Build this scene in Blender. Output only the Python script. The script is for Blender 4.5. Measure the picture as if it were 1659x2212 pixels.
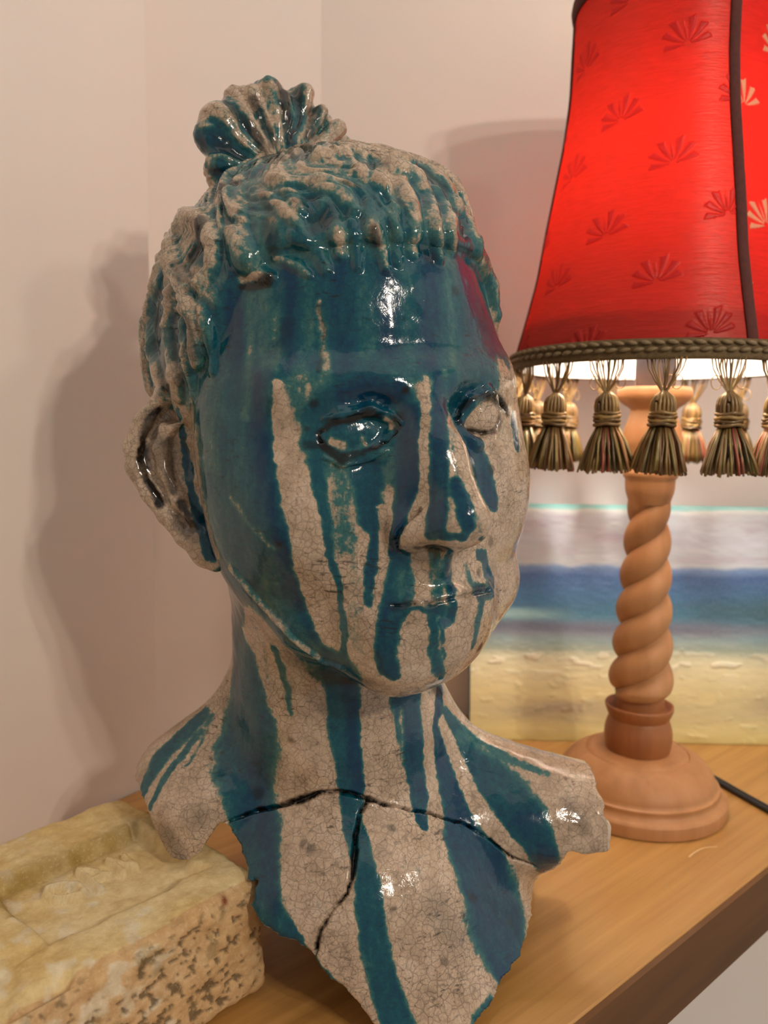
import bpy, bmesh, math, random
import numpy as np
from mathutils import Vector, Matrix

# ---------------------------------------------------------------- camera, world, lights, exposure
SC = bpy.context.scene
COL = SC.collection
for o in list(bpy.data.objects):
    bpy.data.objects.remove(o)
PITCH, ROLL, FPX, IW, IH = math.radians(6.0), 0.013, 1700.0, 1659, 2212
cd = bpy.data.cameras.new('camera')
cam = bpy.data.objects.new('camera', cd)
COL.objects.link(cam)
_f = Vector((0, math.cos(PITCH), -math.sin(PITCH)))
_r0 = Vector((1, 0, 0))
_u0 = _r0.cross(_f)
_r = math.cos(ROLL) * _r0 + math.sin(ROLL) * _u0
_u = -math.sin(ROLL) * _r0 + math.cos(ROLL) * _u0
cam.matrix_world = Matrix(((_r.x, _u.x, -_f.x, 0), (_r.y, _u.y, -_f.y, 0), (_r.z, _u.z, -_f.z, 0), (0, 0, 0, 1)))
cd.sensor_fit = 'VERTICAL'
cd.sensor_height = 36.0
cd.lens = FPX / IH * 36.0
cd.clip_start = 0.01
cd.dof.use_dof = True
cd.dof.focus_distance = 0.345
cd.dof.aperture_fstop = 9.0
SC.camera = cam

W = bpy.data.worlds.new('room_light')
SC.world = W
W.use_nodes = True
W.node_tree.nodes['Background'].inputs[0].default_value = (1.0, 0.92, 0.84, 1)
W.node_tree.nodes['Background'].inputs[1].default_value = 0.30

def point(name, loc, watts, col, rad):
    l = bpy.data.lights.new(name, 'POINT')
    l.energy = watts
    l.color = col
    l.shadow_soft_size = rad
    o = bpy.data.objects.new(name, l)
    o.location = loc
    COL.objects.link(o)
    return o
point('room_lamp', (2.15, -1.08, 1.40), 22.0, (1.0, 0.87, 0.74), 0.09)
wl = bpy.data.lights.new('right_fill', 'AREA')      # added fill panel off to the right, stands for no known window
wl.shape, wl.size, wl.size_y, wl.energy, wl.color = 'RECTANGLE', 2.0, 1.8, 5.0, (1.0, 0.92, 0.82)
wo = bpy.data.objects.new('right_fill', wl)
wo.location = (2.2, 0.0, 0.55)
wo.rotation_euler = (0, math.radians(90), 0)
COL.objects.link(wo)
al = bpy.data.lights.new('overhead_fill', 'AREA')      # unseen fill panel added overhead to lift the shaded surfaces
al.energy, al.size, al.color = 6.0, 2.0, (1.0, 0.88, 0.76)
ao = bpy.data.objects.new('overhead_fill', al)
ao.location = (0.60, 0.30, 1.5)
COL.objects.link(ao)
# three bulbs of a lamp standing to the right of and behind the camera
for dx, dy, dz in ((0, 0, 0), (0.10, -0.03, 0.02), (0.04, 0.06, 0.09)):
    point('standing_lamp', (0.50 + dx, -0.42 + dy, 0.42 + dz), 5.6, (1.0, 0.875, 0.74), 0.016)

SC.view_settings.view_transform = 'Standard'
SC.view_settings.look = 'None'
SC.view_settings.gamma = 1.0
SC.view_settings.use_curve_mapping = False
SC.view_settings.exposure = 0.0

# ---------------------------------------------------------------- helpers
NOCUT = False
RNG = np.random.RandomState(7)
random.seed(7)
H = 0.26            # table top below the camera

def hsh(i, j, k, seed):
    n = (i * 374761393 + j * 668265263 + k * 1274126177 + seed * 974711) & 0x7fffffff
    n = ((n ^ (n >> 13)) * 1103515245 + 12345) & 0x7fffffff
    n = ((n ^ (n >> 15)) * 1911520717) & 0x7fffffff
    return ((n ^ (n >> 16)) & 0xffff) / 65535.0 * 2 - 1

def vnoise(p, seed=0):
    p = np.asarray(p, np.float64)
    i = np.floor(p).astype(np.int64)
    f = p - i
    u = f * f * (3 - 2 * f)
    r = 0
    for a in (0, 1):
        for b in (0, 1):
            for c in (0, 1):
                w = (u[:, 0] if a else 1 - u[:, 0]) * (u[:, 1] if b else 1 - u[:, 1]) * (u[:, 2] if c else 1 - u[:, 2])
                r = r + w * hsh(i[:, 0] + a, i[:, 1] + b, i[:, 2] + c, seed)
    return r

def fbm(p, oct=4, seed=0):
    r, a, t = 0, 1.0, 0
    p = np.asarray(p, float)
    for o in range(oct):
        r = r + a * vnoise(p, seed + o * 17)
        t += a
        a *= 0.5
        p = p * 2.03 + 11.7
    return r / t

def sstep(a, b, x):
    t = np.clip((x - a) / (b - a), 0, 1)
    return t * t * (3 - 2 * t)

def tag(o, label=None, cat=None, group=None, kind=None):
    if label: o['label'] = label
    if cat: o['category'] = cat
    if group: o['group'] = group
    if kind: o['kind'] = kind
    return o

def empty(name, loc=(0, 0, 0), rz=0.0):
    o = bpy.data.objects.new(name, None)
    o.empty_display_size = 0.02
    o.location = loc
    o.rotation_euler = (0, 0, rz)
    COL.objects.link(o)
    return o

def mesh_obj(name, v, f, mat, parent=None, smooth=True, loc=None):
    me = bpy.data.meshes.new(name)
    me.from_pydata([tuple(x) for x in v], [], [tuple(x) for x in f])
    if smooth:
        me.polygons.foreach_set('use_smooth', [True] * len(me.polygons))
    me.update()
    if mat: me.materials.append(mat)
    o = bpy.data.objects.new(name, me)
    COL.objects.link(o)
    if parent: o.parent = parent
    if loc is not None: o.location = loc
    return o

def np_mesh(name, V, Q, mat, parent=None, smooth=True):
    me = bpy.data.meshes.new(name)
    n = Q.shape[1]
    me.vertices.add(len(V))
    me.vertices.foreach_set('co', np.ascontiguousarray(V, np.float32).ravel())
    me.loops.add(Q.size)
    me.loops.foreach_set('vertex_index', np.ascontiguousarray(Q, np.int32).ravel())
    me.polygons.add(len(Q))
    me.polygons.foreach_set('loop_start', np.arange(0, Q.size, n, dtype=np.int32))
    me.polygons.foreach_set('use_smooth', np.full(len(Q), smooth))
    me.update(calc_edges=True)
    me.validate()
    if mat: me.materials.append(mat)
    o = bpy.data.objects.new(name, me)
    COL.objects.link(o)
    if parent: o.parent = parent
    return o

def set_attr(me, name, arr):
    a = me.attributes.new(name, 'FLOAT', 'POINT')
    a.data.foreach_set('value', np.ascontiguousarray(arr, np.float32))

def set_col(me, name, arr):
    a = me.attributes.new(name, 'FLOAT_COLOR', 'POINT')
    c = np.ones((len(arr), 4), np.float32)
    c[:, :3] = arr
    a.data.foreach_set('color', c.ravel())

def normals_of(me):
    n = np.empty(len(me.vertices) * 3, np.float32)
    me.vertex_normals.foreach_get('vector', n)
    return n.reshape(-1, 3).astype(float)

def coords_of(me):
    n = np.empty(len(me.vertices) * 3, np.float32)
    me.vertices.foreach_get('co', n)
    return n.reshape(-1, 3).astype(float)

def lathe(prof, n=64, rfun=None):
    """prof: list of (r, z); closed by end caps when r is 0"""
    v, f = [], []
    m = len(prof)
    for j, (r, z) in enumerate(prof):
        for i in range(n):
            a = 2 * math.pi * i / n
            rr = r if rfun is None else rfun(a, z, r)
            v.append((rr * math.cos(a), rr * math.sin(a), z))
    for j in range(m - 1):
        for i in range(n):
            a, b = j * n + i, j * n + (i + 1) % n
            f.append((a, b, b + n, a + n))
    return v, f

def smooth_prof(pts, steps=6):
    """Catmull-Rom through the profile points"""
    P = [np.array(p, float) for p in pts]
    P = [P[0]] + P + [P[-1]]
    out = []
    for i in range(1, len(P) - 2):
        for s in range(steps):
            t = s / steps
            a, b, c, d = P[i - 1], P[i], P[i + 1], P[i + 2]
            out.append(0.5 * ((2 * b) + (c - a) * t + (2 * a - 5 * b + 4 * c - d) * t * t + (3 * b - a - 3 * c + d) * t ** 3))
    out.append(P[-2])
    return [(max(0.0, x[0]), x[1]) for x in out]

def tube(path, rad, n=8, cap=True, flat=None):
    """tube along a polyline; rad may be a list; returns verts, faces"""
    P = [np.array(p, float) for p in path]
    m = len(P)
    v, f = [], []
    up = np.array([0.13, 0.21, 0.97])
    for i in range(m):
        t = P[min(i + 1, m - 1)] - P[max(i - 1, 0)]
        t /= np.linalg.norm(t) + 1e-12
        a = np.cross(t, up)
        if np.linalg.norm(a) < 1e-3: a = np.cross(t, (1, 0, 0))
        a /= np.linalg.norm(a)
        b = np.cross(a, t)
        r = rad[i] if hasattr(rad, '__len__') else rad
        for k in range(n):
            w = 2 * math.pi * k / n
            v.append(P[i] + (a * math.cos(w) + b * math.sin(w)) * r)
    for i in range(m - 1):
        for k in range(n):
            a0, b0 = i * n + k, i * n + (k + 1) % n
            f.append((a0, b0, b0 + n, a0 + n))
    if cap:
        f.append(tuple(range(n - 1, -1, -1)))
        f.append(tuple(range((m - 1) * n, m * n)))
    return v, f

def join(parts):
    v, f = [], []
    for a, b in parts:
        o = len(v)
        v += [tuple(x) for x in a]
        f += [tuple(i + o for i in q) for q in b]
    return v, f

# ---------------------------------------------------------------- materials
class NT:
    def __init__(s, name):
        s.m = bpy.data.materials.new(name)
        s.m.use_nodes = True
        s.t = s.m.node_tree
        s.b = s.t.nodes['Principled BSDF']
        s.out = s.t.nodes['Material Output']
    def n(s, typ, **kw):
        x = s.t.nodes.new(typ)
        for k, v in kw.items():
            if hasattr(x, k): setattr(x, k, v)
            else: x.inputs[k].default_value = v
        return x
    def l(s, a, b):
        s.t.links.new(a, b)
    def math(s, op, a, b=None, clamp=False):
        x = s.n('ShaderNodeMath', operation=op, use_clamp=clamp)
        for i, q in enumerate((a, b)):
            if q is None: continue
            if isinstance(q, (int, float)): x.inputs[i].default_value = q
            else: s.l(q, x.inputs[i])
        return x.outputs[0]
    def mix(s, fac, a, b, mode='MIX'):
        x = s.n('ShaderNodeMix', data_type='RGBA', blend_type=mode)
        for sock, q in ((x.inputs[0], fac), (x.inputs[6], a), (x.inputs[7], b)):
            if isinstance(q, (int, float)): sock.default_value = q
            elif isinstance(q, tuple): sock.default_value = (*q, 1) if len(q) == 3 else q
            else: s.l(q, sock)
        return x.outputs[2]
    def attr(s, name):
        return s.n('ShaderNodeAttribute', attribute_name=name)
    def obj(s):
        return s.n('ShaderNodeTexCoord').outputs['Object']
    def mapping(s, vec, scale=(1, 1, 1), rot=(0, 0, 0)):
        x = s.n('ShaderNodeMapping')
        x.inputs['Scale'].default_value = scale
        x.inputs['Rotation'].default_value = rot
        s.l(vec, x.inputs['Vector'])
        return x.outputs[0]
    def noise(s, vec, scale, detail=4, rough=0.55):
        x = s.n('ShaderNodeTexNoise')
        x.inputs['Scale'].default_value = scale
        x.inputs['Detail'].default_value = detail
        x.inputs['Roughness'].default_value = rough
        s.l(vec, x.inputs['Vector'])
        return x.outputs['Fac']
    def ramp(s, fac, stops):
        x = s.n('ShaderNodeValToRGB')
        e = x.color_ramp.elements
        e[0].position, e[1].position = stops[0][0], stops[-1][0]
        for p, c in stops[1:-1]: e.new(p)
        for i, (p, c) in enumerate(stops):
            e[i].position = p
            e[i].color = (*c, 1)
        s.l(fac, x.inputs[0])
        return x.outputs[0]
    def maprange(s, v, a, b, c=0.0, d=1.0):
        x = s.n('ShaderNodeMapRange')
        for i, q in enumerate((a, b, c, d)): x.inputs[i + 1].default_value = q
        s.l(v, x.inputs[0])
        return x.outputs[0]
    def bump(s, h, strength, dist=0.001):
        x = s.n('ShaderNodeBump')
        x.inputs['Strength'].default_value = strength
        x.inputs['Distance'].default_value = dist
        s.l(h, x.inputs['Height'])
        s.l(x.outputs[0], s.b.inputs['Normal'])
    def set(s, **kw):
        for k, v in kw.items():
            s.b.inputs[k.replace('_', ' ')].default_value = v if not isinstance(v, tuple) else (*v, 1)

def srgb(r, g, b):
    def c(x):
        x /= 255.0
        return x / 12.92 if x <= 0.04045 else ((x + 0.055) / 1.055) ** 2.4
    return (c(r), c(g), c(b))

def mat_plain(name, col, rough=0.6, noise_scale=None, var=0.12, bump=0.0, bscale=300, **kw):
    t = NT(name)
    if noise_scale:
        f = t.noise(t.obj(), noise_scale, 5)
        c = t.ramp(f, [(0.3, tuple(x * (1 - var) for x in col)), (0.7, tuple(min(1, x * (1 + var)) for x in col))])
        t.l(c, t.b.inputs['Base Color'])
    else:
        t.set(Base_Color=col)
    t.set(Roughness=rough)
    for k, v in kw.items(): t.set(**{k: v})
    if bump:
        t.bump(t.noise(t.obj(), bscale, 3), bump)
    return t.m

M = {}
M['wall'] = mat_plain('plaster_paint', srgb(240, 228, 218), 0.75, 7, 0.015, 0.06, 420)
M['floor'] = mat_plain('grey_carpet', srgb(188, 190, 192), 0.95, 60, 0.08)

def mat_wood(name, c1, c2, c3, scale=(2.2, 60, 60), rough=0.36, rot=0.0, coat=0.25, bump=0.05):
    t = NT(name)
    v = t.mapping(t.mapping(t.obj(), rot=(0, 0, rot)), scale)
    a = t.noise(v, 1.0, 6, 0.6)
    b = t.noise(t.obj(), 14, 3)
    c = t.ramp(a, [(0.28, c1), (0.5, c2), (0.74, c3)])
    d = t.mix(t.maprange(b, 0.35, 0.7, 0.0, 0.35), c, c2)
    t.l(d, t.b.inputs['Base Color'])
    t.set(Roughness=rough, Coat_Weight=coat, Coat_Roughness=0.3)
    t.bump(a, bump)
    return t.m
M['table'] = mat_wood('oiled_table_wood', srgb(158, 112, 56), srgb(184, 136, 72), srgb(202, 154, 88), (4, 110, 110), 0.42, 0.0)
M['lip'] = mat_wood('shaded_edge_wood', srgb(78, 48, 14), srgb(100, 62, 20), srgb(114, 72, 28), (4, 60, 60), 0.65, 0.0, 0.0)  # darker wood tone carries the shade on the front edge
M['lampwood'] = mat_wood('turned_wood', srgb(164, 112, 66), srgb(184, 130, 82), srgb(200, 146, 96), (60, 60, 5), 0.55, 0.0, 0.05)
M['lampdark'] = mat_wood('turned_wood_stained', srgb(138, 82, 42), srgb(160, 98, 52), srgb(176, 112, 62), (60, 60, 5), 0.5, 0.0, 0.05)

def mat_glaze():
    t = NT('crackle_glazed_ceramic')
    g = t.attr('glaze').outputs['Fac']
    dk = t.attr('dark_tone').outputs['Fac']  # dark marks and grooves, with the shade of the mouth drawn in
    rd = t.attr('raw').outputs['Fac']
    P = t.obj()
    nz = t.noise(P, 90, 6, 0.62)
    big = t.noise(P, 26, 4, 0.55)
    fine = t.noise(P, 900, 3, 0.6)
    # craze lines: two scales of voronoi cell edges
    wob = t.n('ShaderNodeVectorMath', operation='ADD')
    wn = t.n('ShaderNodeTexNoise'); wn.inputs['Scale'].default_value = 160; t.l(P, wn.inputs['Vector'])
    sc = t.n('ShaderNodeVectorMath', operation='SCALE'); sc.inputs['Scale'].default_value = 0.0035
    t.l(wn.outputs['Color'], sc.inputs[0]); t.l(P, wob.inputs[0]); t.l(sc.outputs[0], wob.inputs[1])
    lines = None
    for s_, w_ in ((270, 0.085), (640, 0.10)):
        vo = t.n('ShaderNodeTexVoronoi', feature='DISTANCE_TO_EDGE'); vo.inputs['Scale'].default_value = s_
        t.l(wob.outputs[0], vo.inputs['Vector'])
        k = t.maprange(vo.outputs['Distance'], 0.0, w_, 1.0, 0.0)
        k = t.math('MULTIPLY', k, 1.0 if s_ < 300 else 0.55)
        lines = k if lines is None else t.math('MAXIMUM', lines, k)
    lines = t.math('MULTIPLY', lines, t.maprange(big, 0.25, 0.65, 0.35, 1.0))
    stone = t.ramp(nz, [(0.25, srgb(150, 128, 106)), (0.5, srgb(190, 165, 140)), (0.75, srgb(210, 187, 165))])
    stone = t.mix(t.maprange(fine, 0.58, 0.70, 0, 0.65), stone, srgb(92, 80, 70))
    stone = t.mix(t.math('MULTIPLY', lines, 0.6), stone, srgb(58, 48, 44))
    # glaze thickness: pale sea green where thin, deep petrol blue where it pools
    streak = t.noise(t.mapping(P, (210, 210, 20)), 1.0, 4, 0.6)
    grain = t.noise(P, 420, 4, 0.65)
    gg = t.math('ADD', g, t.math('MULTIPLY', t.math('SUBTRACT', nz, 0.5), 0.45))
    gg = t.math('ADD', gg, t.math('MULTIPLY', t.math('SUBTRACT', streak, 0.5), 0.55))
    gg = t.math('ADD', gg, t.math('MULTIPLY', t.math('SUBTRACT', grain, 0.5), 0.50))
    teal = t.ramp(gg, [(0.25, srgb(122, 130, 110)), (0.42, srgb(58, 104, 100)), (0.64, srgb(12, 80, 91)), (0.98, srgb(0, 51, 80))])
    teal = t.mix(t.math('MULTIPLY', t.maprange(fine, 0.6, 0.72, 0, 0.5), 1.0), teal, srgb(16, 30, 34))
    teal = t.mix(t.math('MULTIPLY', lines, 0.3), teal, srgb(8, 22, 28))
    fac = t.maprange(gg, 0.22, 0.40, 0, 1)
    c = t.mix(fac, stone, teal)
    c = t.mix(rd, c, srgb(196, 178, 156))
    fl = t.noise(t.mapping(P, (150, 150, 620), (0.0, 0.25, 0.0)), 1.0, 3, 0.6)
    c = t.mix(t.math('MULTIPLY', t.maprange(fl, 0.60, 0.70, 0, 0.75), t.maprange(big, 0.4, 0.6, 0, 1)), c, srgb(24, 24, 22))
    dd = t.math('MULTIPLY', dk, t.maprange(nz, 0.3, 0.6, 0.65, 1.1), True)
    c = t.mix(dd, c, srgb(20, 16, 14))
    t.l(c, t.b.inputs['Base Color'])
    r = t.maprange(nz, 0.3, 0.7, 0.06, 0.15)
    r = t.math('ADD', r, t.math('MULTIPLY', rd, 0.5))
    t.l(r, t.b.inputs['Roughness'])
    t.set(Specular_IOR_Level=0.5, Coat_Weight=0.12, Coat_Roughness=0.05)
    h = t.math('SUBTRACT', t.math('MULTIPLY', nz, 0.5), t.math('MULTIPLY', lines, 0.18))
    t.bump(h, 0.09, 0.0012)
    return t.m
M['glaze'] = mat_glaze()

# ---------------------------------------------------------------- the setting
def wall(name, a, b, z0=-1.0, z1=1.6, mat='wall', t=0.06):
    a, b = np.array(a, float), np.array(b, float)
    d = (b - a) / np.linalg.norm(b - a)
    n = np.array([-d[1], d[0]]) * t          # outward, away from the room
    q = [a, b, b + n, a + n]
    v = [(p[0], p[1], z) for z in (z0, z1) for p in q]
    f = [(0, 1, 5, 4), (1, 2, 6, 5), (2, 3, 7, 6), (3, 0, 4, 7), (4, 5, 6, 7), (3, 2, 1, 0)]
    o = mesh_obj(name, v, f, M[mat], smooth=False)
    tag(o, kind='structure')
    return o
ED = np.array([0.754, 0.657])                 # direction of the table's front edge
AW = np.array([0.574, 0.819])                 # direction of the left wall
CA = np.array([-0.164, 0.556])                # end of the left wall
BS = np.array([-0.228, 0.610])                # start of the splayed wall behind it
CB = np.array([-0.058, 0.70])                 # corner between splayed wall and back wall
wall('wall_left', CA - AW * 1.8, CA)
wall('wall_splay', BS, CB)
wall('wall_back', CB, (1.6, 0.70))
fl = mesh_obj('floor', [(-2, -2, -1.0), (2.2, -2, -1.0), (2.2, 2, -1.0), (-2, 2, -1.0), (-2, -2, -1.05), (2.2, -2, -1.05), (2.2, 2, -1.05), (-2, 2, -1.05)],
              [(0, 1, 2, 3), (4, 7, 6, 5), (0, 4, 5, 1), (1, 5, 6, 2), (2, 6, 7, 3), (3, 7, 4, 0)], M['floor'], smooth=False)
tag(fl, kind='structure')

# ---------------------------------------------------------------- corner shelf (the wooden table)
def build_table():
    e0 = np.array([0.0862, 0.3220])
    root = empty('corner_shelf', (e0[0], e0[1], -H), math.atan2(ED[1], ED[0]))
    tag(root, 'warm brown wooden corner shelf carrying brick, ceramic bust and lamp', 'shelf')
    # local frame: x along front edge, y towards the wall
    n = np.array([-ED[1], ED[0]])
    def loc(p): p = np.array(p) - e0; return (p @ ED, p @ n)
    xr = (0.698 - e0[1]) / ED[1]
    nA = np.array([AW[1], -AW[0]]) * 0.002
    pts = [(-0.95, 0.0), (xr, 0.0), loc((CB[0] + 0.003, 0.698)), loc((-0.196, 0.6250)), loc(CA + nA + AW * 0.02), loc(CA + nA), loc(CA - AW + nA)]
    th = 0.040
    bm = bmesh.new()
    top = [bm.verts.new((x, y, 0)) for x, y in pts]
    f = bm.faces.new(top)
    r = bmesh.ops.extrude_face_region(bm, geom=[f])
    for g in r['geom']:
        if isinstance(g, bmesh.types.BMVert): g.co.z -= th
    bmesh.ops.recalc_face_normals(bm, faces=bm.faces)
    es = [e for e in bm.edges if all(abs(v.co.y) < 1e-6 for v in e.verts)]
    bmesh.ops.bevel(bm, geom=es, offset=0.0018, segments=3, affect='EDGES', profile=0.5)
    me = bpy.data.meshes.new('tabletop'); bm.to_mesh(me); bm.free()
    me.materials.append(M['table'])
    o = bpy.data.objects.new('tabletop', me); COL.objects.link(o); o.parent = root
    lip = [(x, y, z) for z in (-th + 0.0004, -0.0004) for x, y in ((-0.95, -0.0030), (xr, -0.0030), (xr, -0.0001), (-0.95, -0.0001))]  # added strip, holds the front edge's shade as dark colour
    e = mesh_obj('shaded_front_edge', lip, [(0, 1, 5, 4), (1, 2, 6, 5), (2, 3, 7, 6), (3, 0, 4, 7), (4, 5, 6, 7), (3, 2, 1, 0)], M['lip'], root, False)  # added strip that carries the edge's shade, not a real lip
    tag(e, 'front edge of the shelf with its shade painted dark')
    # batten under the top
    def box(name, x0, x1, y0, y1, z0, z1, par=root):
        v = [(x, y, z) for z in (z0, z1) for x, y in ((x0, y0), (x1, y0), (x1, y1), (x0, y1))]
        return mesh_obj(name, v, [(0, 1, 5, 4), (1, 2, 6, 5), (2, 3, 7, 6), (3, 0, 4, 7), (4, 5, 6, 7), (3, 2, 1, 0)], M['table'], par, False)
    box('support_batten', -0.70, 0.26, 0.17, 0.19, -0.075, -th)
    return root
build_table()

# ---------------------------------------------------------------- ceramic bust (signed distance volumes -> surface nets -> brush strokes)
BT = np.array([-0.0233, 0.397, -0.002])       # centre of the head in the room
def head_rot(yaw, pit, rol):
    cy, sy, cp, sp, cr, sr = math.cos(yaw), math.sin(yaw), math.cos(pit), math.sin(pit), math.cos(rol), math.sin(rol)
    B = np.diag([1., -1., 1.])
    Rx = np.array([[1, 0, 0], [0, cp, -sp], [0, sp, cp]])
    Ry = np.array([[cr, 0, sr], [0, 1, 0], [-sr, 0, cr]])
    Rz = np.array([[cy, sy, 0], [-sy, cy, 0], [0, 0, 1]])
    return B @ Rz @ Rx @ Ry
HM = head_rot(math.radians(28), math.radians(4.1), math.radians(-5.1))   # head frame: x to the sitter's left, y forward, z up (mm)

def ell(c, r):
    def f(x, y, z):
        a, b, d = (x - c[0]) / r[0], (y - c[1]) / r[1], (z - c[2]) / r[2]
        k0 = np.sqrt(a * a + b * b + d * d)
        k1 = np.sqrt((a / r[0]) ** 2 + (b / r[1]) ** 2 + (d / r[2]) ** 2) + 1e-9
        return k0 * (k0 - 1) / k1
    m = np.array(r)
    return f, np.array(c) - m, np.array(c) + m
def cap(a, b, ra, rb=None):
    rb = ra if rb is None else rb
    a, b = np.array(a, float), np.array(b, float)
    d = b - a
    L2 = d @ d
    def f(x, y, z):
        t = np.clip(((x - a[0]) * d[0] + (y - a[1]) * d[1] + (z - a[2]) * d[2]) / L2, 0, 1)
        return np.sqrt((x - a[0] - t * d[0]) ** 2 + (y - a[1] - t * d[1]) ** 2 + (z - a[2] - t * d[2]) ** 2) - (ra + t * (rb - ra))
    m = max(ra, rb)
    return f, np.minimum(a - ra, b - rb), np.maximum(a + ra, b + rb)

def smin(a, b, k):
    h = np.clip(0.5 + 0.5 * (b - a) / k, 0, 1)
    return b * (1 - h) + a * h - k * h * (1 - h)

class Vol:
    def __init__(s, lo, hi, h):
        s.h, s.lo = h, np.array(lo, float)
        s.ax = [np.arange(lo[i], hi[i] + h, h) for i in range(3)]
        s.D = np.full([len(a) for a in s.ax], 60.0, np.float32)
    def box(s, lo, hi):
        sl = []
        for i in range(3):
            a = int(np.clip(np.floor((lo[i] - s.lo[i]) / s.h), 0, len(s.ax[i])))
            b = int(np.clip(np.ceil((hi[i] - s.lo[i]) / s.h) + 1, 0, len(s.ax[i])))
            sl.append(slice(a, b))
        return tuple(sl)
    def coords(s, sl, R):
        X, Y, Z = s.ax[0][sl[0]][:, None, None], s.ax[1][sl[1]][None, :, None], s.ax[2][sl[2]][None, None, :]
        if R is None: return X, Y, Z
        return tuple(R[0, i] * X + R[1, i] * Y + R[2, i] * Z for i in range(3))
    def put(s, prim, k=4.0, mode='add', R=None):
        f, lo, hi = prim
        mg = k + 7
        cs = np.array([[(lo, hi)[i][0], (lo, hi)[j][1], (lo, hi)[l][2]] for i in (0, 1) for j in (0, 1) for l in (0, 1)])
        if R is not None: cs = cs @ R.T
        sl = s.box(cs.min(0) - mg, cs.max(0) + mg)
        if any(q.stop <= q.start for q in sl): return
        d = f(*s.coords(sl, R))
        D = s.D[sl]
        s.D[sl] = smin(D, d, k) if mode == 'add' else -smin(-D, d, k)

def surface_nets(D, lo, h):
    D = D.astype(np.float32)
    S = D < 0
    nx, ny, nz = D.shape
    cnt = np.zeros((nx - 1, ny - 1, nz - 1), np.int8)
    for a in (0, 1):
        for b in (0, 1):
            for c in (0, 1):
                cnt += S[a:nx - 1 + a, b:ny - 1 + b, c:nz - 1 + c]
    act = (cnt > 0) & (cnt < 8)
    idx = np.argwhere(act)
    vid = np.full(act.shape, -1, np.int64)
    vid[tuple(idx.T)] = np.arange(len(idx))
    acc = np.zeros((len(idx), 3)); num = np.zeros(len(idx))
    cor = [(a, b, c) for a in (0, 1) for b in (0, 1) for c in (0, 1)]
    val = {c: D[idx[:, 0] + c[0], idx[:, 1] + c[1], idx[:, 2] + c[2]] for c in cor}
    for p in cor:
        for ax in range(3):
            if p[ax]: continue
            q = list(p); q[ax] = 1; q = tuple(q)
            va, vb = val[p], val[q]
            m = (va < 0) != (vb < 0)
            t = np.where(m, va / np.where(m, va - vb, 1), 0)
            e = np.zeros((len(idx), 3)); e += p; e[:, ax] += t
            acc[m] += e[m]; num[m] += 1
    V = (idx + acc / num[:, None]) * h + lo
    quads = []
    for ax in range(3):
        u, w = [(1, 2), (2, 0), (0, 1)][ax]
        A = S; sl0 = [slice(1, None)] * 3; sl1 = [slice(1, None)] * 3
        sl0[ax] = slice(0, D.shape[ax] - 1); sl1[ax] = slice(1, None)
        lim = [slice(1, D.shape[i] - 1) for i in range(3)]
        lim[ax] = slice(0, D.shape[ax] - 1)
        s0 = S[tuple(lim)]
        lim2 = list(lim); lim2[ax] = slice(1, D.shape[ax])
        s1 = S[tuple(lim2)]
        e = np.argwhere(s0 != s1)
        off = np.array([1, 1, 1]); off[ax] = 0
        e = e + off
        flip = S[tuple(e.T)]
        def c(du, dw):
            g = e.copy(); g[:, u] -= du; g[:, w] -= dw
            return vid[tuple(g.T)]
        q = np.stack([c(1, 1), c(0, 1), c(0, 0), c(1, 0)], 1)
        q[~flip] = q[~flip][:, ::-1]
        quads.append(q)
    Q = np.concatenate(quads)
    return V, Q[(Q >= 0).all(1)]

def refine(V, Q):
    """one Catmull-Clark level, evaluated to plain arrays"""
    o = np_mesh('tmp', V, Q, None)
    md = o.modifiers.new('s', 'SUBSURF'); md.levels = 1; md.render_levels = 1
    dg = bpy.context.evaluated_depsgraph_get()
    e = o.evaluated_get(dg).data
    V2 = coords_of(e)
    q = np.empty(len(e.loops), np.int32); e.loops.foreach_get('vertex_index', q)
    n = normals_of(e)
    me = o.data
    bpy.data.objects.remove(o); bpy.data.meshes.remove(me)
    return V2, q.reshape(-1, 4), n

def polydist(P, pts):
    """distance from points P to a polyline with radii: returns min over segments of dist/radius and of dist, with t"""
    best = np.full(len(P), 1e9); bd = np.full(len(P), 1e9)
    for a, b in zip(pts[:-1], pts[1:]):
        A, B = np.array(a[:3], float), np.array(b[:3], float)
        d = B - A
        t = np.clip(((P - A) @ d) / (d @ d + 1e-9), 0, 1)
        r = a[3] + t * (b[3] - a[3])
        dist = np.linalg.norm(P - A - t[:, None] * d, axis=1)
        q = dist / r
        m = q < best
        best[m] = q[m]; bd[m] = dist[m]
    return best, bd

def near(P, pts, mg):
    a = np.array([p[:3] for p in pts]); r = max(p[3] for p in pts) * mg + 1
    lo, hi = a.min(0) - r, a.max(0) + r
    return np.nonzero(((P > lo) & (P < hi)).all(1))[0]

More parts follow.
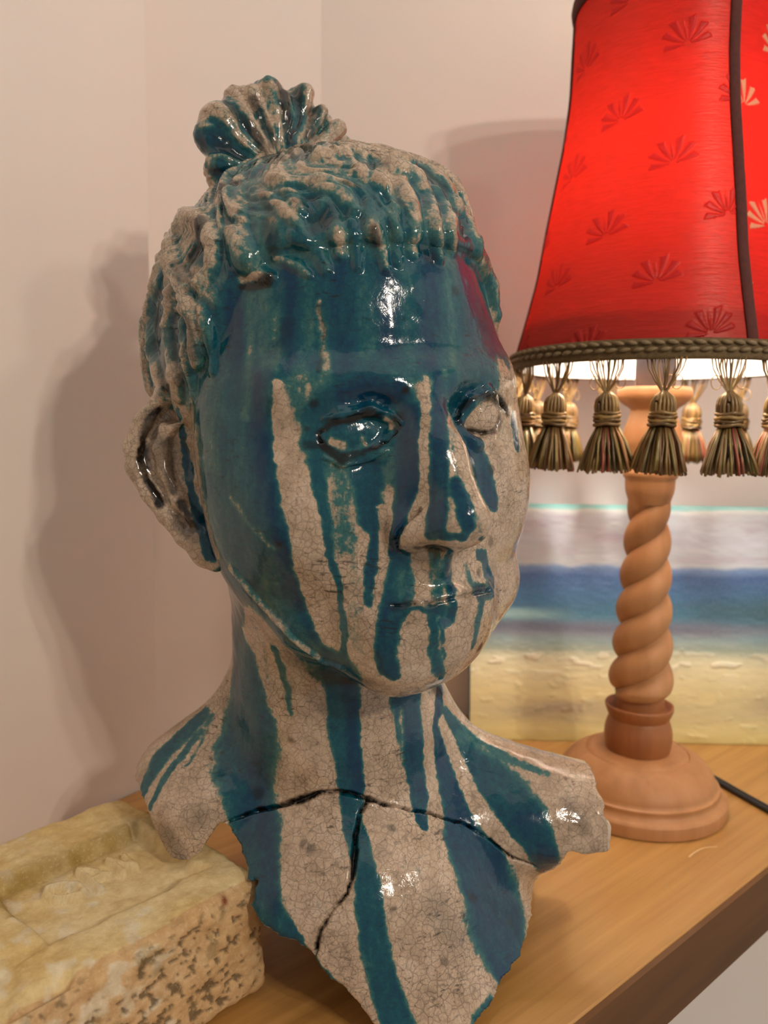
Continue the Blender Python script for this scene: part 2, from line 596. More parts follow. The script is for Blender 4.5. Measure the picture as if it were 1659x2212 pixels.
HEAD_EXT = []
def head_prims():
    L = []
    def A(p, k=6, m='add'): L.append((p, k, m))
    A(ell((3, -12, 42), (80, 92, 90)), 8)
    A(ell((3, 22, -30), (79, 62, 82)), 22)
    A(cap((-8, 60, -90), (-10, 63, -92), 23), 16)                     # chin
    A(cap((-56, 6, -46), (-43, 42, -82), 11, 11), 12)                 # jaw
    A(cap((-43, 42, -82), (-16, 66, -100), 11, 14), 10)
    A(cap((60, 16, -48), (49, 42, -79), 10, 11.5), 16)
    A(cap((44, 42, -80), (16, 58, -93), 15, 18), 14)
    A(cap((51, 42, -80), (4, 66, -98), 12, 13), 14)
    A(ell((-42, 53, -34), (22, 17, 24)), 16)                          # cheeks
    A(ell((42, 52, -34), (24, 17, 24)), 16)
    A(ell((39, 28, -2), (38, 38, 56)), 18)                            # broad sides of the face
    A(ell((-34, 26, -2), (39, 36, 52)), 18)
    A(cap((-50, 59, 18), (-14, 79.5, 15), 8, 7), 14)                    # brow
    A(cap((54, 57, 18), (13, 79.5, 15), 8, 7), 14)
    A(ell((-24, 92, -3), (20, 18, 15)), 9, 'sub')                     # sockets
    A(ell((34, 89, -2), (20, 18, 15)), 9, 'sub')
    A(ell((-24, 62, -3), (23, 17.5, 14)), 3)                            # eyeballs
    A(ell((34.5, 60, 0), (19, 17, 13)), 3)
    # lids
    for lid in ([(-42, 65, 0), (-34, 76, 5.5), (-22, 80.5, 6), (-9, 80, 0)], [(-42, 65, -2), (-34, 74.5, -12.5), (-22, 79, -11), (-9, 79.5, -2)],
                [(19, 77, -3), (27, 79, 6), (37, 77, 10), (49, 66, 3)], [(19, 77, -4), (28, 77, -12), (38, 74, -12), (49, 65, 1)]):
        for a, b in zip(lid[:-1], lid[1:]):
            A(cap(a, b, 2.6), 2.5)
    # nose
    A(ell((0, 80, -26), (19, 19, 27)), 9)
    A(cap((-1, 77, 16), (0, 92, -14), 10, 9.5), 8)
    A(cap((0, 92, -14), (1, 103, -40), 9.5, 10.5), 6)
    A(cap((-14, 86, -43), (-4, 100, -43), 8, 9), 6)
    A(cap((13, 87, -43), (5, 100, -43), 8, 9), 6)
    A(ell((-9, 97, -54), (5.5, 8, 5)), 3, 'sub')
    A(ell((6, 98, -54), (5, 8, 5)), 3, 'sub')
    A(cap((-2, 96, -50), (-3, 90, -56), 4), 4)
    # muzzle and lips
    A(ell((-4, 64, -76), (33, 24, 25)), 18)
    A(cap((-25, 80, -77.5), (-14, 88.5, -74), 2.4, 3.4), 6)
    A(cap((-14, 88.5, -74), (1, 89.5, -74), 3.4, 3.4), 6)
    A(cap((1, 89.5, -74), (27, 78, -78), 3.4, 2.4), 6)
    A(cap((-21, 80, -83), (-7, 87.5, -84.5), 2.6, 3.6), 6)
    A(cap((-7, 87.5, -84.5), (22, 78.5, -83), 3.6, 2.6), 6)
    return L
NECKS = [(cap((-6, 8, -50), (0, 7, -150), 50, 54), 14),
         (cap((-34, 14, -134), (-84, 2, -174), 16, 14), 20), (cap((34, 8, -152), (118, 0, -193), 15, 15), 20)]
TORSO = [(cap((8, 14, -165), (16, 6, -290), 50, 121), 22),
         (ell((-62, -4, -188), (43, 40, 27)), 20), (cap((-58, -22, -186), (-70, -37, -208), 15, 12), 12), (ell((98, 2, -198), (80, 36, 25.5)), 22), (ell((6, -38, -228), (64, 46, 52)), 16)]
CUTX = [(-97.0, -176.8), (-88.6, -184.4), (-81.9, -195.9), (-68.7, -202.5), (-61.5, -197.6), (-52.2, -184.2), (-48.9, -186.4), (-38.0, -195.3), (-34.8, -207.2), (-26.6, -213.5), (-16.0, -217.7), (-5.4, -219.8), (-2.6, -225.0), (7.4, -232.5), (16.4, -240.9), (20.4, -246.5), (26.3, -251.4), (40.8, -254.9), (55.7, -254.4), (64.1, -252.0), (71.7, -251.0), (80.6, -243.8), (91.3, -241.9), (100.0, -234.4), (106.0, -226.0), (111.0, -217.0), (115.8, -201.5), (123.1, -204.7), (130.2, -204.1)]


HLY, HLZ = [-60, 0, 8, 36, 46, 56, 95], [-14, 8, 14, 40, 66, 73, 75]
def hairline(y, z):
    return (z - np.interp(y, HLY, HLZ)) * 0.7

BO = np.array([-0.0889, 0.2947]); BD = np.array([0.643, 0.766]); BN = np.array([-0.766, 0.643])   # brick: corner, length and width directions
def cut_height(x, y):
    """height of the broken lower edge: follows the jagged front, plain at the back"""
    c = np.array(CUTX, float)
    f = np.interp(x, c[:, 0], c[:, 1])
    b = np.where(x < -20, -196.0, -250.0) + 0 * y
    t = sstep(4, 24, y + 0 * x)
    return f * (1 - t) + b * t

def build_volume():
    v = Vol((-132, -128, -275), (166, 112, 146), 1.5)
    for p, k in NECKS: v.put(p, k)
    for p, k in TORSO: v.put(p, k)
    torso = v.D.copy() if not NOCUT else None
    for p, k, m in head_prims(): v.put(p, k, m, HM)
    # hair: a shell over the skull, ending in a lip along the hairline
    e1 = ell((3, -12, 42), (86, 97, 96))
    e2 = ell((30, -4, 102), (50, 56, 29))
    def hair(x, y, z):
        d = np.minimum(e1[0](x, y, z), 1e9)
        d = smin(d, e2[0](x, y, z), 14)
        hl = hairline(y, z)
        return -smin(-d, hl, 5)
    v.put((hair, np.array([-95, -112, -60]), np.array([95, 90, 150])), 2.5, 'add', HM)
    if not NOCUT:
        X, Y, Z = v.ax[0][:, None, None], v.ax[1][None, :, None], v.ax[2][None, None, :]
        kz = int((-150 - v.lo[2]) / v.h)
        sub = v.D[:, :, :kz]
        Zs = Z[:, :, :kz]
        # hollow inside, eight millimetres thick
        sub = np.maximum(sub, -(torso[:, :, :kz] + 6.5 + np.clip(Zs + 165, 0, 40) * 3))
        th = np.degrees(np.arctan2(X - 8, -(Y - 12)))[:, :, 0]
        zc = np.maximum(cut_height(X[:, :, 0], Y[:, :, 0]), -256.5)[:, :, None]
        rough = 0.9 * np.sin(th * 0.37)[:, :, None] + 0.6 * np.sin(th * 0.93 + 1)[:, :, None]
        wx, wy = X[:, :, 0] / 1000 + BT[0] - BO[0], Y[:, :, 0] / 1000 + BT[1] - BO[1]
        bs, bn = wx * BD[0] + wy * BD[1], wx * BN[0] + wy * BN[1]
        over = (bs < 0.066) & (bn > -0.003) & (bn < 0.130)                      # rests on the brick there
        zc = np.where(over[:, :, None], np.maximum(zc, -200.5), zc)
        sub = np.maximum(sub, (zc + rough * 0.7 - Zs) * 0.8)
        sub = np.maximum(sub, (X - 136.0 - 2.4 * np.sin(Zs * 0.16 + 1.0) - 0.9 * np.sin(Zs * 0.43) - 0.4 * np.sin(Zs * 1.1)))          # broken end of the left arm stump
        v.D[:, :, :kz] = sub
        v.put(ell((140, -14, -187), (8, 14, 5)), 2, 'sub')                         # hollow at the end of the stump
        v.put(ell((141, -24, -199), (5, 9, 3)), 2, 'sub')
    return v

def paint(P, N, strokes):
    """brush strokes, each a polyline x,y,z,radius (mm) on the surface: kind, value, softness, points"""
    n = len(P)
    wob = P + 1.2 * np.stack([fbm(P / 7.0, 3, 5), fbm(P / 7.0, 3, 6), fbm(P / 9.0, 3, 7) * 1.5], 1) + 0.8 * np.stack([fbm(P / 2.2, 2, 15), fbm(P / 2.2, 2, 16), fbm(P / 2.2, 2, 17)], 1)
    g = np.full(n, 0.12); s = np.zeros(n); r = np.zeros(n); h = np.zeros(n)
    for kind, val, soft, pts in strokes:
        if len(pts) == 1: pts = [pts[0], [pts[0][0], pts[0][1], pts[0][2] + 0.01, pts[0][3]]]
        i = near(P, pts, 1 + soft + 0.2)
        if not len(i): continue
        q, bd = polydist(wob[i] if kind in 'grs' else P[i] + 0.35 * (wob[i] - P[i]), pts)
        w = 1 - sstep(1 - soft, 1 + soft, q)
        if kind == 'g': g[i] = g[i] * (1 - w) + val * w
        elif kind == 's': s[i] = np.maximum(s[i], w * val)
        elif kind == 'r': r[i] = np.maximum(r[i], w * val)
        elif kind == 'h':
            hh = val * np.clip(1 - np.clip(q, 0, 1) ** 2, 0, 1) ** 1.4 if soft < 0.5 else val * (1 - sstep(0, 1, q))
            if val > 0: h[i] = np.maximum(h[i], hh)
            else: h[i] = h[i] + hh * (h[i] > -9)
    return g, s, r, h

STROKES = []
STROKES = [(k, v, s, [[float(c) for c in p.split(',')] for p in t.split()]) for k, v, s, t in (
('g',0.55,0.64,'-77.9,-25.9,78.3,28.9 -75.1,-38.4,68.7,16.5 -75.9,-37.9,61.7,28.9 -77.1,-35.8,55.0,28.4 -78.4,-33.6,48.1,29.4 -72.7,-41.9,40.4,25.0 -67.7,-48.5,33.1,25.6 -63.2,-53.2,26.2,14.7'),
('g',0.5,0.64,'-57.1,-51.3,80.9,13.8 -55.9,-54.7,74.0,19.2 -54.5,-58.6,67.0,16.0 -53.1,-62.8,60.2,15.9 -53.2,-61.0,54.3,16.3 -52.3,-65.0,47.6,10.7 -52.4,-64.7,41.6,11.7 -53.0,-62.6,35.6,10.1 -53.8,-59.3,29.7,8.7'),
('g',0.62,0.56,'-37.1,-63.4,82.1,12.2 -30.8,-66.6,82.7,16.2 -24.9,-68.5,83.7,14.7 -19.1,-69.9,84.8,14.3 -13.5,-70.3,86.1,15.1 -7.1,-68.9,87.4,15.4 -0.7,-67.3,88.9,17.7 5.8,-66.7,90.0,16.7 12.3,-64.9,91.5,18.6 18.0,-64.2,91.7,16.6 23.7,-62.7,92.2,17.0 29.4,-60.1,93.0,16.6 35.3,-55.9,94.2,19.0 42.0,-52.4,92.1,15.0 48.8,-50.1,89.6,13.4 57.4,-29.5,91.5,21.0 60.6,-34.0,83.7,19.4 65.8,-19.4,80.1,14.8 70.9,-8.7,75.1,13.8'),
('g',0.35,0.64,'-39.1,-51.5,100.1,9.5 -32.5,-51.8,102.0,8.9 -25.4,-55.8,102.8,9.9 -18.6,-59.1,103.8,8.1 -11.8,-60.2,104.9,8.3 -5.5,-55.7,107.7,8.3 1.3,-55.6,109.3,8.5 7.8,-51.0,112.2,10.6 13.6,-48.2,112.7,14.9 19.5,-47.8,112.4,8.8 25.5,-44.4,113.1,11.8 31.6,-38.4,114.6,10.0 37.2,-34.8,112.5,8.6 42.9,-31.4,110.2,7.6 48.8,-26.8,108.3,6.3'),
('g',0.72,0.4,'-32.6,-67.9,53.5,14.9 -26.2,-70.7,53.5,15.7 -19.9,-72.6,53.7,15.5 -13.8,-73.9,53.9,15.8 -7.7,-75.1,54.1,16.4 -1.7,-75.7,54.5,16.7 5.2,-75.7,54.6,17.1 12.1,-74.9,54.8,17.8 19.0,-73.4,55.1,18.4 26.0,-71.4,55.5,19.7 32.9,-68.6,56.1,20.6 40.1,-64.4,56.9,22.6 47.5,-58.2,58.0,26.3 56.2,-49.6,57.5,24.6 66.2,-33.2,58.2,25.1'),
('g',0.72,0.4,'-28.0,-74.0,32.5,20.3 -21.1,-76.1,33.3,17.9 -14.5,-77.0,34.2,17.1 -8.0,-77.5,35.1,17.0 -1.5,-77.5,36.1,16.7 5.4,-77.4,36.2,16.7 12.3,-76.8,36.4,16.7 19.3,-75.6,36.6,17.0 26.2,-73.6,36.9,17.6 32.4,-71.1,37.2,18.2 38.7,-68.1,37.6,19.1 45.1,-64.1,38.2,21.2 51.8,-58.5,38.8,22.7 59.4,-52.1,37.7,20.6 67.4,-44.1,36.6,16.9 73.3,-39.8,33.0,7.2'),
('g',0.66,0.32,'-46.3,-65.8,59.2,9.1 -46.6,-67.0,52.6,9.3 -47.5,-65.1,46.3,10.8 -48.3,-64.0,39.8,10.8 -49.3,-62.0,33.4,13.1 -48.4,-63.3,26.9,19.5 -47.2,-66.3,20.3,19.9 -46.0,-68.9,13.9,22.1 -45.1,-70.5,8.2,20.4 -44.3,-71.5,2.5,20.8 -43.5,-72.7,-3.1,20.9 -42.8,-73.3,-9.4,20.7 -42.1,-73.7,-15.7,20.9 -41.5,-74.1,-22.1,23.4 -40.2,-74.6,-28.4,22.4 -38.9,-74.5,-34.8,23.0 -37.8,-73.9,-41.2,21.5 -34.9,-74.5,-46.9,21.0 -32.1,-74.3,-52.7,21.2 -29.4,-73.3,-58.7,19.5 -26.8,-71.1,-65.0,18.3 -23.5,-70.3,-70.1,15.5 -20.1,-70.6,-75.0,14.2 -16.5,-71.9,-79.6,13.1 -13.0,-72.9,-84.3,10.4 -8.4,-73.1,-87.5,9.2 -3.8,-73.1,-90.8,8.7 0.8,-73.8,-93.8,7.9'),
('g',0.95,0.95,'-36.6,-67.5,44.2,5.0 -35.0,-69.6,37.8,5.5 -33.3,-71.9,31.4,6.4 -31.5,-75.6,24.9,8.1 -29.6,-79.2,18.6,8.4 -28.2,-80.6,12.5,7.6 -27.0,-80.6,6.4,6.6 -26.5,-80.6,0.3,5.8 -25.9,-81.5,-5.9,5.5 -25.2,-82.8,-12.0,5.3 -23.6,-84.5,-18.0,5.2 -22.1,-86.0,-24.0,5.2 -20.6,-86.9,-30.1,5.1 -18.8,-87.5,-36.1,5.2 -17.2,-87.0,-42.3,5.3 -15.7,-85.6,-48.7,5.5 -13.7,-82.6,-55.5,5.5 -11.8,-78.8,-62.6,5.6 -9.8,-75.6,-69.8,5.7 -6.9,-75.5,-75.0,5.4 -3.9,-76.1,-80.0,5.1 -1.0,-76.4,-85.2,4.7'),
('g',0.5,0.95,'-50.6,-60.7,29.6,3.4 -50.6,-62.1,23.8,4.0 -50.5,-63.7,17.9,4.4 -50.5,-64.9,12.1,4.4 -50.7,-65.4,6.3,4.5 -50.7,-66.1,-0.1,5.1 -50.7,-66.0,-6.6,5.6 -50.9,-65.7,-13.0,5.7'),
('g',0.95,0.95,'-41.4,-66.0,70.4,3.7 -41.0,-67.4,64.0,2.8 -41.0,-66.5,58.0,2.9 -41.1,-65.2,52.0,3.1 -40.8,-64.8,45.8,3.5 -40.1,-66.3,39.3,3.6 -39.3,-68.4,32.9,3.4'),
('g',0.45,0.95,'-20.5,-73.5,43.6,6.0 -18.4,-75.6,36.1,5.8 -15.9,-80.6,28.4,5.6 -13.6,-84.6,21.8,5.0 -11.7,-85.5,15.5,4.4'),
('g',0.5,0.95,'-26.8,-68.8,62.7,2.5 -26.5,-70.1,56.6,2.7 -26.3,-70.9,50.7,2.9 -26.0,-71.7,44.7,2.9 -26.3,-72.8,38.8,2.8 -26.3,-74.7,32.7,2.8 -26.1,-78.6,26.6,2.8'),
('g',0.92,0.95,'-16.2,-71.1,66.0,2.7 -15.8,-73.0,59.0,2.9 -15.5,-73.8,52.2,3.0 -15.3,-74.5,45.4,3.3 -15.5,-75.5,38.6,3.1 -15.5,-78.4,31.6,2.8 -15.2,-83.2,24.6,2.6'),
('g',0.52,0.95,'-9.4,-73.6,62.0,1.9 -8.5,-74.9,54.5,2.1 -7.6,-75.8,47.1,2.3 -7.5,-76.5,39.8,2.1 -7.3,-78.7,32.3,1.9'),
('g',0.9,0.95,'5.4,-72.7,67.8,3.0 5.9,-74.6,60.5,3.2 6.3,-75.8,53.4,3.4 6.7,-76.4,46.3,3.5 6.6,-76.8,39.3,3.4 6.5,-78.7,32.2,3.2 6.6,-83.1,24.9,2.9'),
('g',0.55,0.95,'14.7,-72.9,62.4,2.3 15.1,-74.2,55.5,2.4 15.5,-74.9,48.8,2.6 15.9,-75.4,42.0,2.7 15.9,-76.7,35.2,2.5 15.8,-80.7,28.2,2.4 15.8,-84.0,21.3,2.2'),
('g',0.92,0.95,'23.0,-68.4,70.7,3.1 23.4,-70.4,64.2,3.3 23.8,-71.6,57.9,3.5 24.3,-72.4,51.7,3.7 24.2,-73.2,45.5,3.5 24.1,-73.9,39.3,3.3 24.0,-75.8,33.0,3.1'),
('g',0.6,0.95,'31.6,-66.2,67.6,2.5 32.0,-68.3,60.4,2.6 32.5,-69.1,53.5,2.8 32.9,-69.7,46.7,2.9 32.9,-70.5,39.8,2.8 32.8,-73.6,32.7,2.5 32.6,-79.1,25.5,2.3'),
('g',0.95,0.95,'40.4,-58.4,73.0,3.7 40.8,-61.3,65.2,4.1 41.3,-63.3,57.7,4.4 41.8,-64.3,50.3,4.5 41.8,-65.2,43.0,4.1 41.7,-67.5,35.6,3.9 41.4,-74.1,27.8,3.5'),
('g',0.55,0.95,'49.4,-50.6,72.8,3.3 49.9,-54.0,64.8,3.4 50.5,-55.6,57.2,3.7 51.2,-56.7,49.6,4.0 51.3,-57.9,42.1,3.5 51.2,-62.1,34.3,3.2 50.8,-69.4,26.4,2.8'),
('g',0.9,0.95,'57.8,-40.7,71.0,5.6 58.6,-43.7,63.8,5.5 59.5,-45.4,56.9,6.0 60.6,-45.9,50.3,6.3 61.0,-47.2,43.5,5.3 61.1,-51.0,36.5,4.5 61.1,-56.7,29.4,4.2'),
('g',0.5,0.95,'-32.7,-67.7,55.4,2.2 -32.6,-68.5,49.2,2.3 -32.5,-69.5,43.1,2.4 -32.4,-70.8,36.9,2.5 -32.1,-72.7,30.7,2.7 -32.1,-75.3,24.5,2.9 -32.3,-77.0,18.4,2.8 -32.7,-77.4,12.4,2.6 -33.1,-77.5,6.3,2.3'),
('g',0.1,0.224,'-19.0,-85.1,19.0,2.2 -18.7,-84.8,12.7,2.8 -18.5,-83.2,6.4,3.4 -17.3,-82.7,-0.8,3.9 -15.8,-84.1,-8.1,4.5 -14.2,-85.5,-14.2,5.1 -12.6,-87.0,-20.1,5.7 -11.0,-88.0,-26.2,6.3 -9.6,-88.6,-32.2,6.4 -8.2,-88.5,-38.3,6.5 -7.0,-87.5,-44.6,6.6 -5.5,-85.5,-51.1,7.1 -4.2,-82.5,-58.0,7.6 -2.7,-79.7,-64.9,8.4 -0.8,-78.2,-71.7,8.2 1.3,-78.8,-78.0,8.1 3.4,-79.1,-84.4,7.8 7.6,-80.5,-89.0,6.1 11.8,-81.1,-93.9,4.3'),
('g',0.28,0.8,'-3.9,-75.8,52.6,1.1 -3.1,-76.4,45.9,1.4 -2.3,-76.9,39.2,1.6 -1.4,-78.9,32.3,1.8 -0.4,-82.3,26.6,2.1 0.6,-84.8,21.1,2.4 1.4,-85.2,15.7,2.7 2.1,-84.5,8.5,2.1'),
('g',0.75,0.48,'-4.6,-83.4,6.6,7.4 1.6,-84.0,9.7,9.0 7.6,-83.3,12.8,10.0 13.6,-82.7,16.0,11.3 18.5,-80.8,14.3,10.1 23.4,-78.6,12.6,8.7 28.4,-80.1,10.8,8.2'),
('g',0.7,0.48,'-4.5,-84.3,-2.5,6.0 1.1,-84.8,-2.4,7.0 6.6,-84.7,-2.3,8.1 12.0,-83.5,-2.3,9.6 19.3,-80.5,-1.3,7.8 26.7,-81.3,-0.3,5.8'),
('g',1,0.8,'8.2,-84.4,16.2,4.4 14.2,-83.1,16.8,4.6 20.3,-82.6,17.4,4.7 26.4,-82.4,17.9,4.8'),
('g',0.55,0.56,'-2.5,-85.1,-11.6,5.1 2.9,-84.6,-12.1,5.6 8.4,-84.1,-12.7,6.4 13.9,-81.7,-13.4,6.9 21.3,-81.7,-13.3,6.7 28.7,-85.6,-13.0,6.5'),
('g',0.22,0.48,'5.8,-85.0,-17.0,3.0 6.3,-85.8,-22.4,3.6 6.8,-86.3,-27.9,4.2 7.2,-86.3,-33.5,4.9 8.0,-85.5,-41.0,5.3 8.7,-84.5,-48.6,5.6 9.4,-84.0,-54.3,5.5 10.1,-84.2,-60.0,5.5 10.8,-84.8,-65.5,5.5 12.3,-85.6,-72.9,6.0 13.7,-85.9,-80.5,6.5 16.1,-86.1,-85.2,5.3 18.5,-85.8,-90.0,4.0'),
('g',0.4,0.95,'4.8,-84.6,-13.3,3.3 5.2,-85.5,-18.8,3.4 5.6,-86.2,-24.3,3.6 5.9,-86.7,-29.7,3.7 6.9,-86.2,-37.2,3.8 7.8,-85.2,-44.8,3.8'),
('g',0.66,0.48,'-4.4,-84.9,-9.8,2.9 -3.1,-86.2,-16.1,2.9 -1.9,-87.3,-22.4,2.9 -0.9,-87.8,-27.9,2.6 0.2,-87.9,-33.4,2.2 1.1,-87.4,-39.9,1.9 2.0,-86.0,-46.6,1.7 3.9,-84.0,-54.4,1.6 6.0,-83.0,-62.2,1.6 6.7,-82.9,-68.9,1.7 7.4,-82.8,-75.6,1.8 7.4,-81.9,-83.6,1.7 7.3,-78.9,-92.2,1.7'),
('g',0.82,0.4,'14.8,-81.5,-13.4,5.7 16.8,-83.5,-22.5,6.3 18.2,-83.2,-31.8,5.3 20.2,-82.8,-41.2,2.8 19.7,-83.0,-46.8,2.9 19.2,-83.9,-52.3,3.0 18.2,-85.3,-59.7,2.6 17.2,-86.7,-66.9,1.9'),
('g',0.15,0.48,'21.9,-83.3,-28.0,1.3 23.1,-83.9,-37.3,2.1 23.4,-83.2,-43.0,2.2 23.6,-83.0,-48.6,2.2 22.6,-84.0,-53.2,2.0 21.5,-85.1,-57.8,1.7 19.4,-86.7,-64.1,1.1'),
('g',0.96,0.4,'33.0,-83.3,7.1,5.3 33.0,-84.8,1.6,5.8 33.1,-86.6,-3.8,6.2 32.7,-87.8,-10.1,6.3 32.3,-88.2,-16.4,6.0 31.7,-87.9,-22.9,5.1 31.0,-88.0,-29.3,4.4 29.6,-89.5,-33.7,3.4 28.2,-89.5,-38.3,2.6 27.3,-83.8,-47.5,1.9'),
('g',0.85,0.4,'30.7,-83.9,-49.4,3.7 30.1,-85.0,-57.7,5.2 28.5,-87.7,-64.7,5.9 27.3,-89.1,-69.1,5.2 26.2,-89.4,-73.7,4.5 25.5,-89.0,-79.5,4.3 24.8,-88.5,-85.3,4.1 25.7,-87.1,-93.4,4.2 28.4,-85.9,-98.0,2.6'),
('g',0.55,0.95,'31.2,-84.3,-55.9,3.4 30.9,-87.1,-62.9,3.7'),
('g',0.14,0.4,'39.0,-78.6,22.0,1.6 39.0,-81.6,15.4,1.8 38.9,-84.5,9.0,2.0 38.4,-87.3,2.6,2.1 37.8,-90.0,-3.7,2.2 38.1,-91.4,-9.9,2.1 38.5,-91.7,-16.2,2.0 37.5,-90.4,-25.3,2.6 36.0,-91.7,-30.6,3.5 34.6,-93.2,-35.9,4.0 32.6,-91.0,-41.4,2.8'),
('g',0.92,0.4,'45.6,-73.5,24.2,3.4 45.4,-75.9,18.5,4.0 45.1,-79.7,12.8,4.3 44.8,-84.1,7.2,3.5 44.6,-88.9,1.2,3.4 44.5,-92.0,-4.7,3.6 44.5,-93.5,-10.6,3.9 44.6,-94.8,-17.7,4.0 44.6,-96.6,-24.7,4.5 43.9,-98.3,-29.8,4.6 43.2,-99.0,-35.1,4.4'),
('g',0.28,0.64,'47.6,-71.4,26.2,1.3 48.4,-72.9,18.7,1.6 49.3,-72.5,11.2,2.3 49.5,-83.5,3.7,1.9 50.0,-90.1,-3.5,1.3 50.9,-92.2,-9.7,1.2 51.7,-94.6,-15.8,1.1 54.7,-97.7,-22.7,1.1 58.6,-99.9,-30.4,1.3 60.3,-98.2,-35.9,1.4'),
('g',0.9,0.48,'50.7,-95.6,-17.5,2.2 52.0,-97.7,-21.8,2.9 53.2,-99.7,-26.0,3.5 55.0,-101.4,-33.8,3.3'),
('g',0.22,0.64,'48.7,-98.4,-24.4,1.6 49.3,-101.4,-31.2,1.9 49.5,-101.0,-37.4,1.8'),
('g',0.8,0.64,'41.3,-96.8,-39.0,1.9 47.3,-100.1,-38.5,1.8 53.4,-100.4,-38.3,1.8'),
('g',0.72,0.48,'52.5,-66.9,17.2,10.8 60.2,-57.7,21.6,10.9 69.2,-48.5,26.2,7.3'),
('g',0.85,0.48,'53.3,-61.8,5.8,3.1 56.3,-59.0,12.7,4.1 62.4,-56.0,17.8,3.0'),
('g',0.88,0.32,'56.8,-60.3,1.9,4.4 61.9,-57.2,-6.9,6.1 64.1,-57.7,-12.9,6.6 66.4,-57.2,-18.9,5.8 70.1,-55.4,-28.0,4.1 71.2,-54.3,-32.2,2.5'),
('g',0.12,0.24,'64.8,-52.2,7.0,7.0'),
('g',0.15,0.48,'76.4,-37.6,29.1,5.8 76.9,-39.0,18.7,5.0'),
('g',0.9,0.64,'82.5,-32.0,7.5,2.6 83.0,-34.3,1.7,2.5 83.5,-36.3,-4.1,2.5'),
('g',0.12,0.48,'39.0,-83.7,-51.2,1.8 39.1,-83.8,-57.8,1.8 39.0,-88.2,-63.5,1.9'),
('g',0.48,0.64,'43.9,-86.9,-47.8,3.3 44.5,-85.7,-53.3,2.8 45.1,-82.8,-59.2,2.8 45.4,-85.6,-64.0,2.6'),
('g',0.82,0.48,'49.4,-91.2,-45.2,1.5 49.8,-80.6,-56.3,3.4 51.1,-84.8,-65.0,1.7 50.7,-83.5,-73.9,2.9 47.9,-86.1,-75.2,2.4'),
('g',0.4,0.8,'54.4,-95.1,-43.6,1.5 58.4,-69.8,-56.3,2.3 60.0,-71.4,-62.3,2.3'),
('g',0.78,0.48,'61.0,-95.9,-38.8,1.3 66.8,-58.1,-52.1,2.9 68.4,-56.7,-59.5,3.2 72.2,-50.4,-66.3,3.3 69.6,-61.6,-67.3,3.6 63.8,-69.5,-65.8,3.7'),
('g',0.6,0.64,'65.5,-68.5,-68.3,2.4 63.5,-70.8,-77.8,2.2 62.7,-70.5,-83.4,2.1 62.1,-69.0,-89.4,2.0'),
('g',0.7,0.64,'27.2,-89.5,-71.4,1.3 32.0,-90.4,-70.0,1.2 36.7,-91.3,-68.6,1.1 41.9,-89.4,-69.2,1.9 47.2,-86.0,-70.1,2.4'),
('g',0.12,0.32,'35.6,-89.4,-74.6,3.7 36.4,-88.7,-79.9,4.1 37.1,-87.9,-85.3,4.6 37.7,-86.8,-90.9,4.8 38.4,-84.5,-96.9,4.9'),
('g',0.68,0.56,'43.2,-87.9,-72.0,2.0 44.1,-88.1,-79.5,2.1 44.0,-85.3,-87.0,2.7 46.4,-81.1,-95.0,3.3 48.8,-75.8,-100.6,2.1'),
('g',0.6,0.64,'47.5,-86.6,-76.0,1.1 48.1,-85.0,-83.2,1.2 49.0,-80.9,-91.1,1.2'),
('g',0.72,0.256,'-43.2,-57.1,-64.0,10.2 -47.1,-35.4,-75.5,11.0 -50.5,-16.4,-87.3,11.7 -51.0,-12.1,-96.1,12.0 -48.4,-17.2,-104.2,13.3 -46.0,-21.2,-112.3,14.5 -45.0,-22.7,-118.8,16.6 -43.9,-24.5,-125.2,17.8 -43.0,-26.0,-131.6,17.6 -42.5,-26.5,-140.8,21.3 -41.9,-27.7,-149.6,21.7 -41.6,-29.6,-158.2,17.2 -41.1,-32.6,-166.2,13.7 -39.2,-36.8,-173.4,12.0 -37.2,-41.3,-180.4,12.0 -34.9,-48.1,-185.9,12.1 -32.5,-55.6,-190.8,10.2 -30.4,-62.5,-195.6,9.8 -28.5,-68.4,-200.8,8.2 -25.4,-72.8,-205.5,7.5 -22.5,-76.1,-210.8,6.7 -17.1,-78.6,-213.4,4.7 -11.9,-80.7,-216.1,2.9'),
('g',0.95,0.95,'-38.6,-32.5,-161.5,8.7 -37.1,-34.9,-167.4,7.8 -35.6,-37.4,-173.1,7.1 -34.0,-40.9,-178.3,7.4 -31.5,-47.3,-183.3,7.0 -29.0,-54.4,-187.7,5.7 -26.6,-61.2,-191.9,4.2 -25.2,-66.3,-196.2,3.8 -23.9,-70.7,-200.7,3.5 -22.8,-74.1,-205.8,3.1'),
('g',0.6,0.8,'-23.5,-67.4,-77.8,8.2 -19.9,-69.2,-82.0,8.1 -16.5,-70.6,-86.3,7.4 -13.4,-69.0,-91.4,7.0 -9.0,-52.1,-101.4,6.6 -3.0,-49.0,-107.7,6.4'),
('g',0.2,0.56,'-35.3,-50.0,-82.1,2.9 -35.1,-40.8,-92.0,3.8 -33.8,-37.3,-100.6,4.5 -31.8,-36.7,-108.6,4.3 -29.5,-37.3,-116.2,4.6 -27.9,-38.6,-123.6,3.8 -26.2,-39.6,-131.0,3.1'),
('g',0.55,0.64,'-26.7,-44.9,-98.4,2.2 -24.9,-42.9,-104.4,2.5 -22.8,-42.2,-110.1,2.6 -21.6,-41.9,-115.7,2.4 -20.3,-42.1,-121.1,2.4 -18.4,-42.9,-129.7,1.4'),
('g',0.2,0.8,'-18.4,-43.4,-114.1,2.3 -16.2,-43.4,-120.6,3.2 -14.0,-44.1,-127.0,4.0'),
